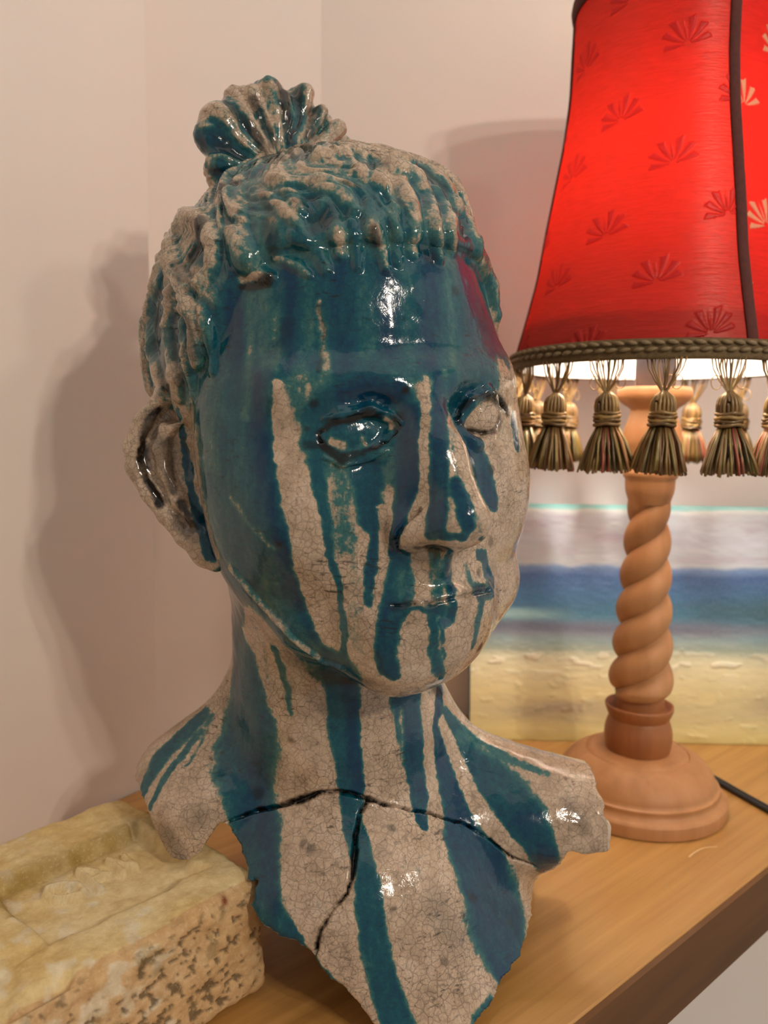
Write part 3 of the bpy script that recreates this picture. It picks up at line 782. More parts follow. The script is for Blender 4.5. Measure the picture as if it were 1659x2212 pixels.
('g',0.72,0.288,'5.6,-72.4,-99.2,10.9 5.0,-47.0,-113.1,8.5 5.7,-45.5,-119.6,8.5 6.0,-45.4,-126.3,8.1 6.3,-45.8,-132.7,7.7 7.3,-46.8,-141.2,7.1 8.2,-47.4,-149.8,6.5 9.1,-47.1,-157.7,5.9 10.1,-47.5,-165.4,5.4 10.5,-50.8,-172.7,5.0 11.0,-56.6,-178.5,4.6 12.6,-64.3,-185.3,2.9'),
('g',1,0.8,'8.5,-46.1,-115.0,3.0 9.3,-44.8,-124.2,3.0 10.1,-45.4,-132.8,3.0 10.9,-46.2,-141.4,3.0 11.6,-46.8,-150.0,3.0 12.1,-46.6,-157.9,2.8 12.6,-47.0,-165.5,2.6'),
('g',0.25,0.64,'14.3,-43.8,-126.7,1.1 14.8,-44.5,-134.2,1.2 15.3,-45.2,-141.7,1.3 16.5,-45.6,-150.5,1.3 17.7,-45.1,-159.6,1.3'),
('g',0.86,0.256,'35.2,-31.7,-125.1,9.8 36.2,-32.7,-133.9,8.3 37.1,-33.7,-139.8,7.9 38.1,-34.4,-145.8,7.4 39.3,-34.4,-155.0,6.4 40.4,-34.2,-164.3,5.7 41.5,-35.9,-170.5,4.8 42.4,-39.2,-175.8,4.1 43.5,-46.1,-182.5,2.8'),
('g',0.35,0.95,'33.0,-35.0,-131.9,1.6 33.1,-36.6,-138.9,1.6 33.2,-38.1,-145.9,1.5 33.3,-38.6,-153.3,1.5'),
('g',0.1,0.48,'45.6,-20.6,-127.7,1.9 45.6,-23.2,-134.6,2.1 45.6,-25.6,-141.5,1.9 45.6,-27.8,-148.4,1.9 46.3,-27.9,-155.4,2.0 47.0,-28.0,-162.4,2.1 47.6,-29.9,-168.5,2.0 49.1,-34.0,-175.9,2.1 50.4,-39.6,-182.4,2.3'),
('g',0.92,0.256,'53.1,-4.4,-128.3,3.3 52.2,-12.8,-135.1,4.1 51.5,-18.3,-142.7,4.4 52.6,-19.6,-149.3,5.2 53.8,-19.7,-156.4,5.7 55.0,-20.6,-163.2,6.0 57.2,-24.2,-171.1,6.3 59.2,-29.1,-178.2,6.9 61.1,-34.2,-185.0,8.3 63.0,-39.5,-191.5,10.9 65.8,-41.7,-196.5,12.2 68.7,-43.3,-201.7,14.9 71.7,-44.2,-207.3,17.1 73.8,-45.5,-212.7,17.6 76.0,-46.8,-218.0,18.5 78.1,-48.6,-223.0,20.8 79.9,-52.5,-229.6,16.5 81.7,-56.3,-236.1,14.0 81.4,-60.1,-239.7,10.3 81.2,-63.7,-243.3,7.1'),
('g',0.75,0.32,'56.5,-11.1,-142.9,6.0 59.6,-10.6,-149.1,8.0 62.6,-10.6,-155.2,8.7 67.2,-11.2,-161.0,9.6 71.5,-13.6,-166.0,10.4 77.2,-18.0,-171.5,11.8 82.7,-22.9,-176.6,13.7 87.2,-27.4,-181.9,13.3 91.7,-31.4,-187.3,13.3 96.0,-33.4,-192.6,10.7 100.5,-34.3,-198.6,8.3 104.2,-32.7,-205.4,6.5 109.9,-22.7,-217.1,5.1'),
('g',0.92,0.95,'93.1,-30.8,-186.4,6.0 97.3,-33.6,-193.1,5.2 102.0,-34.0,-201.1,4.7 109.3,-23.1,-216.9,3.1'),
('g',0.5,0.64,'65.3,-7.4,-154.0,4.9 72.7,-6.2,-158.3,3.9 79.7,-7.6,-161.6,3.6 87.9,-9.3,-164.5,3.4 95.9,-11.4,-167.1,3.1 101.6,-12.5,-168.8,2.6 107.3,-13.7,-170.4,2.1'),
('g',0.1,0.32,'53.8,-15.5,-143.7,3.6 56.3,-15.2,-150.2,4.1 58.8,-14.5,-156.9,4.0 61.2,-15.6,-162.8,3.9 63.8,-18.0,-168.2,4.1 66.3,-21.3,-173.1,4.2 68.7,-25.0,-177.7,4.4 72.2,-28.1,-182.1,4.2 75.8,-30.9,-186.5,4.2 79.4,-33.1,-191.3,4.1 85.0,-34.3,-197.0,4.3 90.9,-33.9,-203.7,4.6'),
('g',0.7,0.4,'-68.7,-2.9,-146.4,4.2 -74.2,-5.2,-151.2,4.3 -79.4,-8.5,-155.5,4.6 -83.6,-12.7,-160.0,4.6 -87.8,-16.8,-164.3,5.4 -90.2,-20.7,-168.7,4.5 -93.0,-23.3,-173.5,3.6 -93.9,-27.4,-179.9,2.2'),
('g',0.6,0.48,'-69.7,-9.2,-152.7,1.9 -73.9,-14.0,-158.1,1.9 -77.8,-19.5,-163.0,2.1 -80.6,-24.3,-167.0,2.1 -83.4,-28.5,-171.0,2.3 -85.3,-32.2,-175.7,2.0 -87.5,-34.4,-181.1,1.6'),
('g',0.45,0.64,'-64.4,-6.2,-146.4,2.5 -66.5,-10.0,-152.3,1.9 -68.4,-14.7,-157.7,1.5 -72.4,-22.6,-164.0,1.4'),
('g',0.74,0.288,'14.4,-58.0,-180.0,3.4 16.3,-65.4,-186.8,4.6 18.2,-71.6,-193.9,5.3 19.2,-75.7,-199.9,5.6 20.1,-78.8,-206.3,6.0 21.2,-81.2,-213.2,6.3 22.3,-83.2,-220.2,6.4 24.4,-84.5,-226.6,6.4 26.4,-86.0,-232.9,6.4 28.3,-87.5,-238.7,6.6 30.2,-89.6,-244.1,6.9 32.0,-92.1,-249.0,7.1'),
('g',0.8,0.64,'-11.8,-81.3,-218.8,2.9 -7.7,-83.0,-222.3,2.9 -3.6,-84.5,-226.0,2.8 1.0,-86.0,-230.1,2.8 5.5,-87.3,-234.3,2.7 10.0,-88.6,-238.4,2.5 14.5,-90.1,-242.5,2.3'),
('g',0.7,0.64,'68.3,-81.6,-252.8,4.7 73.0,-75.6,-248.8,2.7'),
('h',2.48,0.3,'29.9,-48.0,106.8,6.4 33.3,-55.8,96.1,4.8 33.9,-59.5,89.5,4.7 34.5,-62.6,83.2,4.8 33.5,-62.3,74.3,4.1'),
('g',0.24,0.95,'29.9,-48.0,106.8,3.8 33.3,-55.8,96.1,2.2 33.9,-59.5,89.5,2.1 34.5,-62.6,83.2,2.3 33.5,-62.3,74.3,1.9'),
('h',2.48,0.3,'-2.7,-65.6,92.9,5.1 0.5,-68.2,86.8,5.7 3.5,-73.1,79.4,5.0 4.6,-71.5,71.6,3.8'),
('g',0.24,0.95,'-2.7,-65.6,92.9,2.3 0.5,-68.2,86.8,2.5 3.5,-73.1,79.4,2.2 4.6,-71.5,71.6,1.7'),
('h',2.48,0.3,'15.3,-63.3,93.8,3.9 16.3,-70.5,82.8,4.4 20.5,-67.5,75.4,4.6 22.5,-70.2,65.7,2.6'),
('g',0.28,0.95,'15.3,-63.3,93.8,1.8 16.3,-70.5,82.8,2.0 20.5,-67.5,75.4,2.1 22.5,-70.2,65.7,1.1'),
('h',3.1,0.3,'-4.9,-61.8,102.2,5.8 -0.1,-62.8,99.0,6.1 4.7,-63.6,95.8,6.5 10.1,-66.0,90.3,5.1'),
('g',0.24,0.95,'-4.9,-61.8,102.2,2.6 -0.1,-62.8,99.0,2.7 4.7,-63.6,95.8,2.9 10.1,-66.0,90.3,2.3'),
('h',3.1,0.3,'12.8,-52.5,109.5,6.7 20.1,-56.8,103.5,6.6'),
('g',0.24,0.95,'12.8,-52.5,109.5,2.9 20.1,-56.8,103.5,2.9'),
('h',3.1,0.3,'25.4,-41.4,117.0,6.8 30.4,-38.0,115.7,6.7 35.4,-34.9,114.1,7.4 38.2,-38.2,108.1,6.4 41.1,-40.0,102.5,5.9 42.0,-52.0,92.5,4.6 43.2,-56.9,84.7,4.2 44.1,-53.8,79.7,4.3 44.7,-54.4,73.9,3.9'),
('g',0.26,0.95,'25.4,-41.4,117.0,3.4 30.4,-38.0,115.7,3.1 35.4,-34.9,114.1,3.9 38.2,-38.2,108.1,3.2 41.1,-40.0,102.5,3.2 42.0,-52.0,92.5,2.2 43.2,-56.9,84.7,2.0 44.1,-53.8,79.7,2.2 44.7,-54.4,73.9,2.0'),
('h',2.48,0.3,'46.5,-29.9,107.4,6.6 48.7,-33.6,101.4,5.3 50.4,-42.5,94.1,4.5 50.0,-51.5,85.1,4.4 50.8,-45.9,79.6,4.5'),
('g',0.3,0.95,'46.5,-29.9,107.4,3.9 48.7,-33.6,101.4,2.7 50.4,-42.5,94.1,2.2 50.0,-51.5,85.1,2.3 50.8,-45.9,79.6,2.6'),
('h',2.48,0.3,'55.7,-21.4,105.8,5.4 59.5,-18.6,99.4,4.9 62.3,-26.5,90.2,6.2 65.3,-22.9,82.8,6.7 69.1,-12.1,76.6,5.8'),
('g',0.4,0.95,'55.7,-21.4,105.8,3.0 59.5,-18.6,99.4,2.3 62.3,-26.5,90.2,3.4 65.3,-22.9,82.8,4.2 69.1,-12.1,76.6,3.2'),
('h',2.48,0.3,'65.3,-23.6,88.9,5.1 70.0,-11.3,82.1,5.8 74.2,-4.5,75.3,6.5 76.1,-1.6,67.6,5.8 78.3,2.7,59.4,5.5'),
('g',0.5,0.95,'65.3,-23.6,88.9,3.2 70.0,-11.3,82.1,3.6 74.2,-4.5,75.3,4.1 76.1,-1.6,67.6,3.5 78.3,2.7,59.4,3.5'),
('h',3.72,0.3,'-40.2,-62.2,82.3,5.4 -37.6,-67.4,76.5,7.2 -35.7,-69.1,71.6,7.8 -30.8,-67.4,65.6,5.8 -23.8,-70.0,62.1,3.4'),
('g',0.45,0.95,'-40.2,-62.2,82.3,2.5 -37.6,-67.4,76.5,3.8 -35.7,-69.1,71.6,3.8 -30.8,-67.4,65.6,2.6 -23.8,-70.0,62.1,1.6'),
('h',2.48,0.3,'-33.2,-52.0,101.0,4.8 -27.2,-59.3,96.7,4.6 -21.9,-63.2,93.3,4.4 -16.9,-68.8,87.8,4.0 -12.5,-71.0,83.2,3.8 -9.5,-72.8,76.6,3.2'),
('g',0.28,0.95,'-33.2,-52.0,101.0,2.3 -27.2,-59.3,96.7,2.2 -21.9,-63.2,93.3,2.0 -16.9,-68.8,87.8,1.8 -12.5,-71.0,83.2,1.7 -9.5,-72.8,76.6,1.4'),
('h',1.86,0.3,'-21.5,-69.0,70.9,3.2 -13.3,-71.5,66.9,3.6 -7.9,-73.6,62.9,2.2'),
('g',0.28,0.95,'-21.5,-69.0,70.9,1.4 -13.3,-71.5,66.9,1.6 -7.9,-73.6,62.9,1.0'),
('h',3.1,0.3,'-6.5,-44.0,119.0,6.1 0.3,-40.6,121.1,6.4 7.1,-35.7,123.7,6.9 14.2,-34.8,123.1,6.1 21.4,-34.7,122.3,5.6 27.0,-31.8,121.9,5.6 32.8,-27.8,121.9,5.0'),
('g',0.26,0.95,'-6.5,-44.0,119.0,2.7 0.3,-40.6,121.1,2.9 7.1,-35.7,123.7,3.4 14.2,-34.8,123.1,2.7 21.4,-34.7,122.3,2.5 27.0,-31.8,121.9,2.8 32.8,-27.8,121.9,2.6'),
('h',2.48,0.3,'-46.3,-44.9,102.9,6.3 -43.0,-49.3,97.4,4.8 -38.9,-58.2,90.8,4.7 -36.8,-62.4,83.7,4.1 -34.3,-68.2,76.4,3.2'),
('g',0.4,0.95,'-46.3,-44.9,102.9,3.7 -43.0,-49.3,97.4,2.4 -38.9,-58.2,90.8,2.5 -36.8,-62.4,83.7,2.1 -34.3,-68.2,76.4,1.4'),
('h',2.48,0.3,'-25.0,-54.1,107.1,6.2 -21.1,-58.4,102.1,5.2 -17.2,-62.4,97.3,4.6 -11.8,-68.4,89.3,3.8'),
('g',0.35,0.95,'-25.0,-54.1,107.1,3.3 -21.1,-58.4,102.1,2.4 -17.2,-62.4,97.3,2.1 -11.8,-68.4,89.3,1.7'),
('h',1.86,0.3,'-13.2,-72.4,78.4,4.4 -8.6,-72.2,74.9,4.4 -4.0,-71.6,71.5,4.4 -1.0,-73.8,64.7,3.2'),
('g',0.6,0.95,'-13.2,-72.4,78.4,1.9 -8.6,-72.2,74.9,2.0 -4.0,-71.6,71.5,2.0 -1.0,-73.8,64.7,1.4'),
('h',1.86,0.3,'8.8,-70.1,84.6,3.8 9.7,-71.6,78.9,3.8 10.4,-70.2,73.8,3.8 11.3,-72.6,66.1,2.5'),
('g',0.7,0.95,'8.8,-70.1,84.6,1.7 9.7,-71.6,78.9,1.7 10.4,-70.2,73.8,1.7 11.3,-72.6,66.1,1.1'),
('h',1.86,0.3,'25.6,-62.2,92.4,3.9 26.4,-66.7,84.8,4.0 27.3,-65.2,78.8,4.1 27.7,-67.2,69.2,2.7'),
('g',0.7,0.95,'25.6,-62.2,92.4,1.7 26.4,-66.7,84.8,1.8 27.3,-65.2,78.8,1.9 27.7,-67.2,69.2,1.2'),
('h',4.34,0.3,'-69.7,-23.6,97.9,7.7 -56.3,-47.3,88.8,5.2 -53.1,-51.2,83.5,5.8 -49.0,-59.6,77.2,5.3 -49.1,-61.3,71.7,5.2 -49.4,-61.7,66.5,5.2 -54.9,-61.3,60.9,5.2'),
('g',0.4,0.95,'-69.7,-23.6,97.9,4.8 -56.3,-47.3,88.8,2.4 -53.1,-51.2,83.5,3.0 -49.0,-59.6,77.2,2.7 -49.1,-61.3,71.7,2.6 -49.4,-61.7,66.5,2.6 -54.9,-61.3,60.9,3.1'),
('h',4.34,0.3,'-69.7,-23.6,97.9,7.7 -71.1,-26.6,92.3,8.1 -79.8,-6.2,92.2,6.7 -73.5,-31.6,80.7,7.5 -71.6,-40.2,73.4,6.8 -67.7,-46.5,67.3,6.2 -63.9,-52.5,61.4,6.5 -59.8,-59.5,52.6,5.2 -57.4,-60.0,44.9,6.1 -56.8,-59.6,37.3,4.8 -56.4,-58.2,29.8,4.5'),
('g',0.4,0.95,'-69.7,-23.6,97.9,4.8 -71.1,-26.6,92.3,5.1 -79.8,-6.2,92.2,3.0 -73.5,-31.6,80.7,4.2 -71.6,-40.2,73.4,3.7 -67.7,-46.5,67.3,3.3 -63.9,-52.5,61.4,3.9 -59.8,-59.5,52.6,2.6 -57.4,-60.0,44.9,3.8 -56.8,-59.6,37.3,2.5 -56.4,-58.2,29.8,2.3'),
('g',0.35,0.95,'-60.5,-49.2,79.4,7.4 -58.1,-55.6,68.5,5.9'),
('h',3.72,0.3,'-85.6,-6.1,82.3,7.5 -82.7,-20.3,73.1,6.6 -83.7,-22.9,66.3,6.9 -87.2,-17.1,59.8,7.3 -88.2,-18.1,52.2,6.4 -87.3,-17.7,43.6,7.6 -86.2,-18.4,34.9,7.4 -81.5,-28.8,25.6,6.7 -77.5,-37.1,16.8,4.5'),
('g',0.35,0.95,'-85.6,-6.1,82.3,4.7 -82.7,-20.3,73.1,3.6 -83.7,-22.9,66.3,3.8 -87.2,-17.1,59.8,4.2 -88.2,-18.1,52.2,3.2 -87.3,-17.7,43.6,4.8 -86.2,-18.4,34.9,4.6 -81.5,-28.8,25.6,4.2 -77.5,-37.1,16.8,2.1'),
('h',3.1,0.3,'-70.9,-45.0,60.6,4.9 -72.0,-44.4,53.8,6.4 -73.6,-42.0,47.1,5.9 -72.8,-41.9,41.1,6.0 -71.7,-43.0,34.9,6.1 -70.2,-45.7,28.6,5.9 -68.3,-48.2,21.7,4.4 -68.2,-44.1,15.0,4.1'),
('g',0.4,0.95,'-70.9,-45.0,60.6,2.4 -72.0,-44.4,53.8,4.0 -73.6,-42.0,47.1,3.3 -72.8,-41.9,41.1,3.6 -71.7,-43.0,34.9,3.8 -70.2,-45.7,28.6,3.7 -68.3,-48.2,21.7,2.2 -68.2,-44.1,15.0,2.2'),
('h',2.48,0.3,'-61.9,-57.0,54.9,5.1 -63.3,-52.7,47.8,4.9 -63.6,-52.7,39.9,4.9 -61.5,-55.9,31.8,3.8 -60.7,-53.9,24.2,3.8 -59.7,-52.0,16.4,3.9'),
('g',0.45,0.95,'-61.9,-57.0,54.9,2.8 -63.3,-52.7,47.8,2.7 -63.6,-52.7,39.9,2.8 -61.5,-55.9,31.8,1.8 -60.7,-53.9,24.2,1.9 -59.7,-52.0,16.4,2.4'),
('h',2.48,0.3,'-53.0,-61.5,56.2,4.9 -51.2,-64.7,48.2,3.7 -50.2,-64.6,40.7,3.6 -49.9,-61.9,33.4,3.4 -48.7,-63.3,25.6,3.7'),
('g',0.6,0.95,'-53.0,-61.5,56.2,2.7 -51.2,-64.7,48.2,1.7 -50.2,-64.6,40.7,1.6 -49.9,-61.9,33.4,1.6 -48.7,-63.3,25.6,2.0'),
('h',3.72,0.3,'-86.7,-15.8,63.2,6.8 -93.7,-0.6,59.0,7.7 -91.8,-11.1,50.9,6.7 -92.9,-8.6,44.6,7.6 -92.7,-8.3,38.0,7.0 -93.0,-6.1,31.5,6.4 -93.6,-2.1,26.1,6.6 -91.6,-4.4,20.4,5.5'),
('g',0.5,0.95,'-86.7,-15.8,63.2,3.9 -93.7,-0.6,59.0,4.8 -91.8,-11.1,50.9,3.7 -92.9,-8.6,44.6,4.7 -92.7,-8.3,38.0,4.1 -93.0,-6.1,31.5,3.3 -93.6,-2.1,26.1,4.1 -91.6,-4.4,20.4,3.4'),
('s',0.9,0.45,'-55.4,-49.6,87.1,2.9 -54.8,-52.5,78.8,2.3 -59.4,-51.6,73.2,3.5'),
('s',0.6,0.45,'-67.4,-46.0,72.3,2.4 -60.4,-54.7,64.8,3.2'),
('s',0.7,0.45,'-80.7,-28.2,61.3,3.2 -81.2,-28.2,53.0,3.0 -81.9,-27.3,44.7,3.7 -79.9,-31.2,35.9,3.4 -77.6,-36.1,27.2,3.1 -75.1,-38.0,18.9,2.4'),
('s',0.6,0.45,'-66.0,-52.6,55.5,2.9 -67.2,-49.0,50.2,3.0 -67.7,-48.0,44.4,3.0 -68.3,-47.0,38.5,3.0 -66.7,-49.7,32.3,2.6 -65.1,-52.6,26.2,2.2 -65.1,-49.2,20.4,2.2'),
('s',0.6,0.45,'-57.4,-60.0,44.9,3.4 -57.2,-59.1,39.3,3.2 -56.7,-59.2,33.5,3.1'),
('s',0.95,0.45,'-36.3,-66.0,59.7,1.7 -30.7,-68.2,59.0,2.0 -24.4,-69.9,61.4,2.4'),
('g',0.15,0.64,'-36.6,-66.5,62.9,1.9 -26.8,-68.6,63.4,1.5'),
('s',0.85,0.45,'17.5,-71.0,80.9,2.0 18.6,-68.0,76.2,2.3'),
('s',0.6,0.45,'-26.0,-67.5,84.9,2.7 -24.1,-71.1,78.6,2.7 -22.7,-70.7,73.3,2.6'),
('s',0.5,0.45,'38.4,-58.0,76.8,3.0 41.4,-57.6,73.2,3.0'),
('s',0.5,0.45,'-13.0,-65.9,92.7,1.7 -6.1,-69.1,86.5,1.6 -4.0,-72.2,80.4,1.7'),
('s',0.5,0.45,'-31.3,-51.1,104.1,1.9 -27.1,-59.7,95.2,1.8 -23.1,-68.2,86.5,1.7 -20.7,-72.2,76.6,2.0'),
('s',0.5,0.45,'25.5,-54.0,104.0,1.8 29.0,-59.1,95.1,1.7'),
('s',0.5,0.45,'10.2,-61.4,101.6,2.1 5.5,-61.4,101.5,1.7'),
('s',0.5,0.45,'23.5,-47.4,112.6,2.9 17.5,-43.5,115.2,2.2 11.5,-44.8,116.1,1.8'),
('g',0.4,0.64,'-52.4,-1.6,144.3,15.6 -45.9,3.5,147.0,17.4 -38.8,6.6,148.9,19.5 -31.6,9.1,150.6,20.6 -24.5,13.9,151.8,22.2 -17.3,18.6,152.8,18.1 -10.1,26.1,154.9,29.3'),
('g',0.14,0.64,'-40.9,10.4,169.6,4.1 -38.5,9.7,163.3,3.8 -36.1,8.8,157.0,3.2 -33.5,8.1,149.2,3.4 -31.1,8.7,141.7,2.8 -19.8,-46.0,115.4,2.3'),
('g',0.14,0.64,'-20.1,19.1,172.3,3.7 -20.7,18.6,160.9,3.5 -21.8,15.8,148.8,2.9'),
('g',0.72,0.64,'-65.8,-1.7,139.8,7.9 -60.3,-1.8,135.6,6.4 -54.0,-5.4,130.2,6.7 -44.4,-15.7,123.8,6.0 -32.9,-41.2,112.9,5.3'),
('g',0.7,0.64,'-61.4,-2.3,122.6,5.4 -46.8,-31.9,111.6,4.5'),
('g',0.65,0.8,'-12.2,22.5,155.8,7.0 -2.3,-17.4,133.1,5.2 -7.9,-39.7,122.4,4.0 -14.7,-41.9,118.7,3.9'),
('g',0.2,0.64,'-65.0,-0.9,125.1,3.5 -63.9,1.0,120.3,3.5'),
('s',0.8,0.45,'-51.8,1.1,153.9,2.9 -47.1,3.0,149.3,2.8 -42.2,3.9,144.3,2.8 -37.8,4.3,138.0,2.6 -26.5,-43.8,116.0,2.2'),
('s',0.8,0.45,'-43.7,6.5,161.4,2.3 -40.3,6.7,155.6,2.6 -37.1,7.4,150.0,2.8 -33.6,7.3,141.8,2.4 -23.5,-43.7,117.0,2.5'),
('s',0.85,0.45,'-30.6,15.5,171.8,4.3 -28.5,12.0,162.1,3.1 -26.9,11.9,153.9,3.0 -25.8,12.4,145.3,2.9 -18.2,-43.2,118.2,1.9'),
('s',0.7,0.45,'-14.1,25.0,165.7,2.9 -15.5,20.4,157.3,2.6 -16.5,18.8,149.9,3.2 -14.7,-22.3,129.7,3.1 -14.4,-44.5,116.9,1.8'),
('s',0.9,0.45,'-42.0,-41.2,107.9,2.3 -47.9,-36.8,107.2,2.5 -50.1,-41.2,103.9,2.9'),
('s',0.6,0.45,'-59.2,-1.6,135.7,2.3 -53.5,-2.3,132.9,2.5 -48.4,0.5,131.2,2.6'),
('s',0.8,0.45,'-17.3,21.4,161.4,2.9'),
('g',0.14,0.48,'-83.0,-35.8,-10.5,25.5 -79.0,-37.7,-16.0,12.8 -75.5,-37.8,-21.6,11.3 -72.0,-38.2,-27.2,10.6 -69.0,-39.3,-32.7,9.9 -66.0,-40.1,-38.2,9.7 -63.4,-39.4,-44.0,9.9'),
('g',0.82,0.4,'-70.2,-39.1,8.6,1.8 -69.9,-34.4,0.2,1.5 -69.0,-32.1,-8.3,1.8 -68.1,-31.7,-14.7,1.9 -66.4,-34.3,-21.0,2.3 -65.2,-34.9,-27.3,2.0 -62.9,-36.6,-34.6,2.5 -60.5,-39.1,-41.8,3.1 -57.3,-42.3,-48.3,3.2 -54.8,-42.6,-55.1,3.5'),
('s',0.95,0.45,'-80.7,-35.0,8.5,2.4 -84.0,-35.2,4.3,2.6 -88.4,-32.9,-4.3,2.1 -89.3,-31.8,-12.8,3.2 -86.6,-34.2,-22.3,2.0 -83.2,-35.8,-27.5,2.3 -80.0,-36.3,-32.8,2.6'),
('s',0.7,0.45,'-76.5,-35.9,-6.2,3.7 -76.3,-35.2,-12.5,3.8 -75.3,-37.1,-18.8,3.3 -73.6,-38.4,-27.2,1.9'),
('s',0.85,0.45,'-69.6,-39.4,-32.3,2.6 -67.0,-39.9,-37.6,2.3 -63.9,-39.3,-44.4,2.9'),
('s',0.5,0.45,'-78.3,-37.4,-14.6,4.7 -79.5,-37.7,-7.6,4.5 -82.7,-31.2,-0.6,4.6 -82.7,-35.8,6.4,4.3'),
('s',0.5,0.45,'-69.3,-37.0,-40.1,5.6 -63.0,-41.5,-48.0,3.2'),
('h',-2,0.9,'-3.7,-84.3,-0.3,0.9 2.8,-84.4,4.2,1.1 10.1,-83.8,6.3,1.3 16.5,-83.7,8.0,1.5 22.9,-80.9,7.0,1.1 28.1,-81.2,3.2,1.0'),
('h',-2,0.9,'-3.0,-84.4,-1.6,0.9 -0.4,-84.3,-6.1,1.3 6.1,-85.2,-9.8,1.3 12.1,-83.8,-8.1,1.1 17.5,-83.2,-6.3,0.9 23.9,-81.4,-2.5,0.9 28.1,-81.3,2.5,0.8'),
('h',1.2,0.3,'-0.9,-83.8,5.8,1.3 4.7,-85.6,7.2,1.3 10.1,-84.6,8.6,1.3 17.4,-84.0,10.5,1.3 25.7,-80.3,8.0,1.1 29.9,-82.0,4.3,1.0'),
('h',1.2,0.3,'-0.7,-84.5,-9.8,1.3 6.6,-84.7,-12.6,1.3 11.2,-83.4,-11.5,1.3 15.7,-82.2,-10.4,1.3 24.0,-82.4,-6.7,1.1'),
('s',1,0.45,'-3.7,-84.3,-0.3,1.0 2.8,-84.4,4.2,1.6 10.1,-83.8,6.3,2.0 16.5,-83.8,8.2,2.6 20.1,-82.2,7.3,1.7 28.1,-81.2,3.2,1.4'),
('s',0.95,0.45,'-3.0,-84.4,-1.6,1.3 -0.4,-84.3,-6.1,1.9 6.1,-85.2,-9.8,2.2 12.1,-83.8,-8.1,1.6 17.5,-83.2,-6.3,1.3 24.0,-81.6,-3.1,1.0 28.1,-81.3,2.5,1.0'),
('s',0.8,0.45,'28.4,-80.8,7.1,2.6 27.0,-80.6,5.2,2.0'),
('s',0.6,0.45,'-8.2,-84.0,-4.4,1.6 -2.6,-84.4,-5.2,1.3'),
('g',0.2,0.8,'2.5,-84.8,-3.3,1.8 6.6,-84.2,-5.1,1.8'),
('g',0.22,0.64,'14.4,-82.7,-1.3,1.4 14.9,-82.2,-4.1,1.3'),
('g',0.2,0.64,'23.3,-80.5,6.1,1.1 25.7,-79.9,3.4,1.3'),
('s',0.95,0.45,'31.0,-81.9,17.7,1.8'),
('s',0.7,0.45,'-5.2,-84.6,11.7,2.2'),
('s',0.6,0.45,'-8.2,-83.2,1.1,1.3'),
('h',-3.2,0.9,'53.3,-61.2,6.7,1.2 56.3,-59.5,11.7,1.0 61.2,-59.0,15.7,1.1 66.7,-53.9,17.9,1.1 73.1,-44.3,16.0,1.7 77.9,-37.5,12.6,1.7'),
('h',-2.2,0.9,'53.8,-62.0,5.0,1.0 59.6,-52.6,1.5,0.9 65.6,-49.6,0.8,0.8 72.2,-45.7,2.5,1.0 74.4,-43.8,7.2,1.1'),
('h',1,0.3,'54.5,-57.4,12.7,1.2 62.6,-54.5,18.8,1.4 71.7,-46.4,18.3,1.7'),
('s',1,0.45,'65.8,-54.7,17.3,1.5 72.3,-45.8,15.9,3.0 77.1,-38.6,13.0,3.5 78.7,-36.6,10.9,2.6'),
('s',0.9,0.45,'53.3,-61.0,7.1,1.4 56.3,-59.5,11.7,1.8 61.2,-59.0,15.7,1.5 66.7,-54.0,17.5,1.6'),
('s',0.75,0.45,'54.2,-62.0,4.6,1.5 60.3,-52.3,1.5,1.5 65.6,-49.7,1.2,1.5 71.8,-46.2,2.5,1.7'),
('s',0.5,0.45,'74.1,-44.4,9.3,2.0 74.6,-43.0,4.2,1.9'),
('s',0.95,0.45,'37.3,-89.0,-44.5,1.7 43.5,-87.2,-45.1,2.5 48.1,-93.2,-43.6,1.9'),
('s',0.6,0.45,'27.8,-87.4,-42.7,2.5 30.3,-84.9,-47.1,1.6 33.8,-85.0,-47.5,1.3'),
('h',-1.8,0.9,'27.2,-88.6,-67.5,0.9 34.9,-90.8,-66.9,0.9 42.3,-89.0,-67.2,1.2 48.1,-85.9,-66.3,1.1 53.8,-83.7,-65.2,1.0 61.7,-72.6,-65.9,1.4 70.1,-60.0,-66.8,1.7'),
('s',0.5,0.45,'27.2,-88.6,-67.5,1.6 34.9,-90.7,-66.7,1.9 42.3,-89.0,-67.2,2.5 49.0,-85.6,-66.2,1.7'),  # shade along the mouth line painted dark
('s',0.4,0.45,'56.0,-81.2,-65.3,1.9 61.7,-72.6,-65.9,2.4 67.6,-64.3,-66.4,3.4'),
('s',0.7,0.45,'44.1,-71.1,-107.6,2.9 53.0,-5.4,-128.9,4.7'),
('s',0.9,0.45,'65.7,-62.2,-92.2,2.5'),
('h',-2.5,0.9,'36.9,-91.3,-28.9,1.4 32.5,-91.0,-33.5,1.5 29.0,-90.0,-38.2,1.6 27.6,-87.2,-42.7,1.7 29.5,-84.9,-46.8,1.1'),
('h',1.8,0.3,'-42.1,-62.4,-57.9,2.1 -37.0,-64.8,-63.1,2.0 -32.3,-65.4,-68.6,1.8 -27.7,-65.6,-74.2,1.8 -22.8,-67.7,-78.7,1.9 -17.8,-70.8,-82.9,1.8 -13.1,-71.8,-87.6,1.6 -7.3,-71.0,-92.0,1.5 -1.5,-69.5,-96.8,1.5 6.8,-75.2,-97.3,1.1'),
('g',0.32,0.64,'-42.1,-62.4,-57.9,2.4 -37.0,-64.8,-63.1,2.2 -32.3,-65.4,-68.6,1.8 -27.7,-65.6,-74.2,1.8 -22.8,-67.7,-78.7,1.9 -17.8,-70.8,-82.9,1.8 -13.1,-71.8,-87.6,1.5 -8.2,-71.3,-91.2,1.4 -3.4,-70.4,-94.9,1.4'),
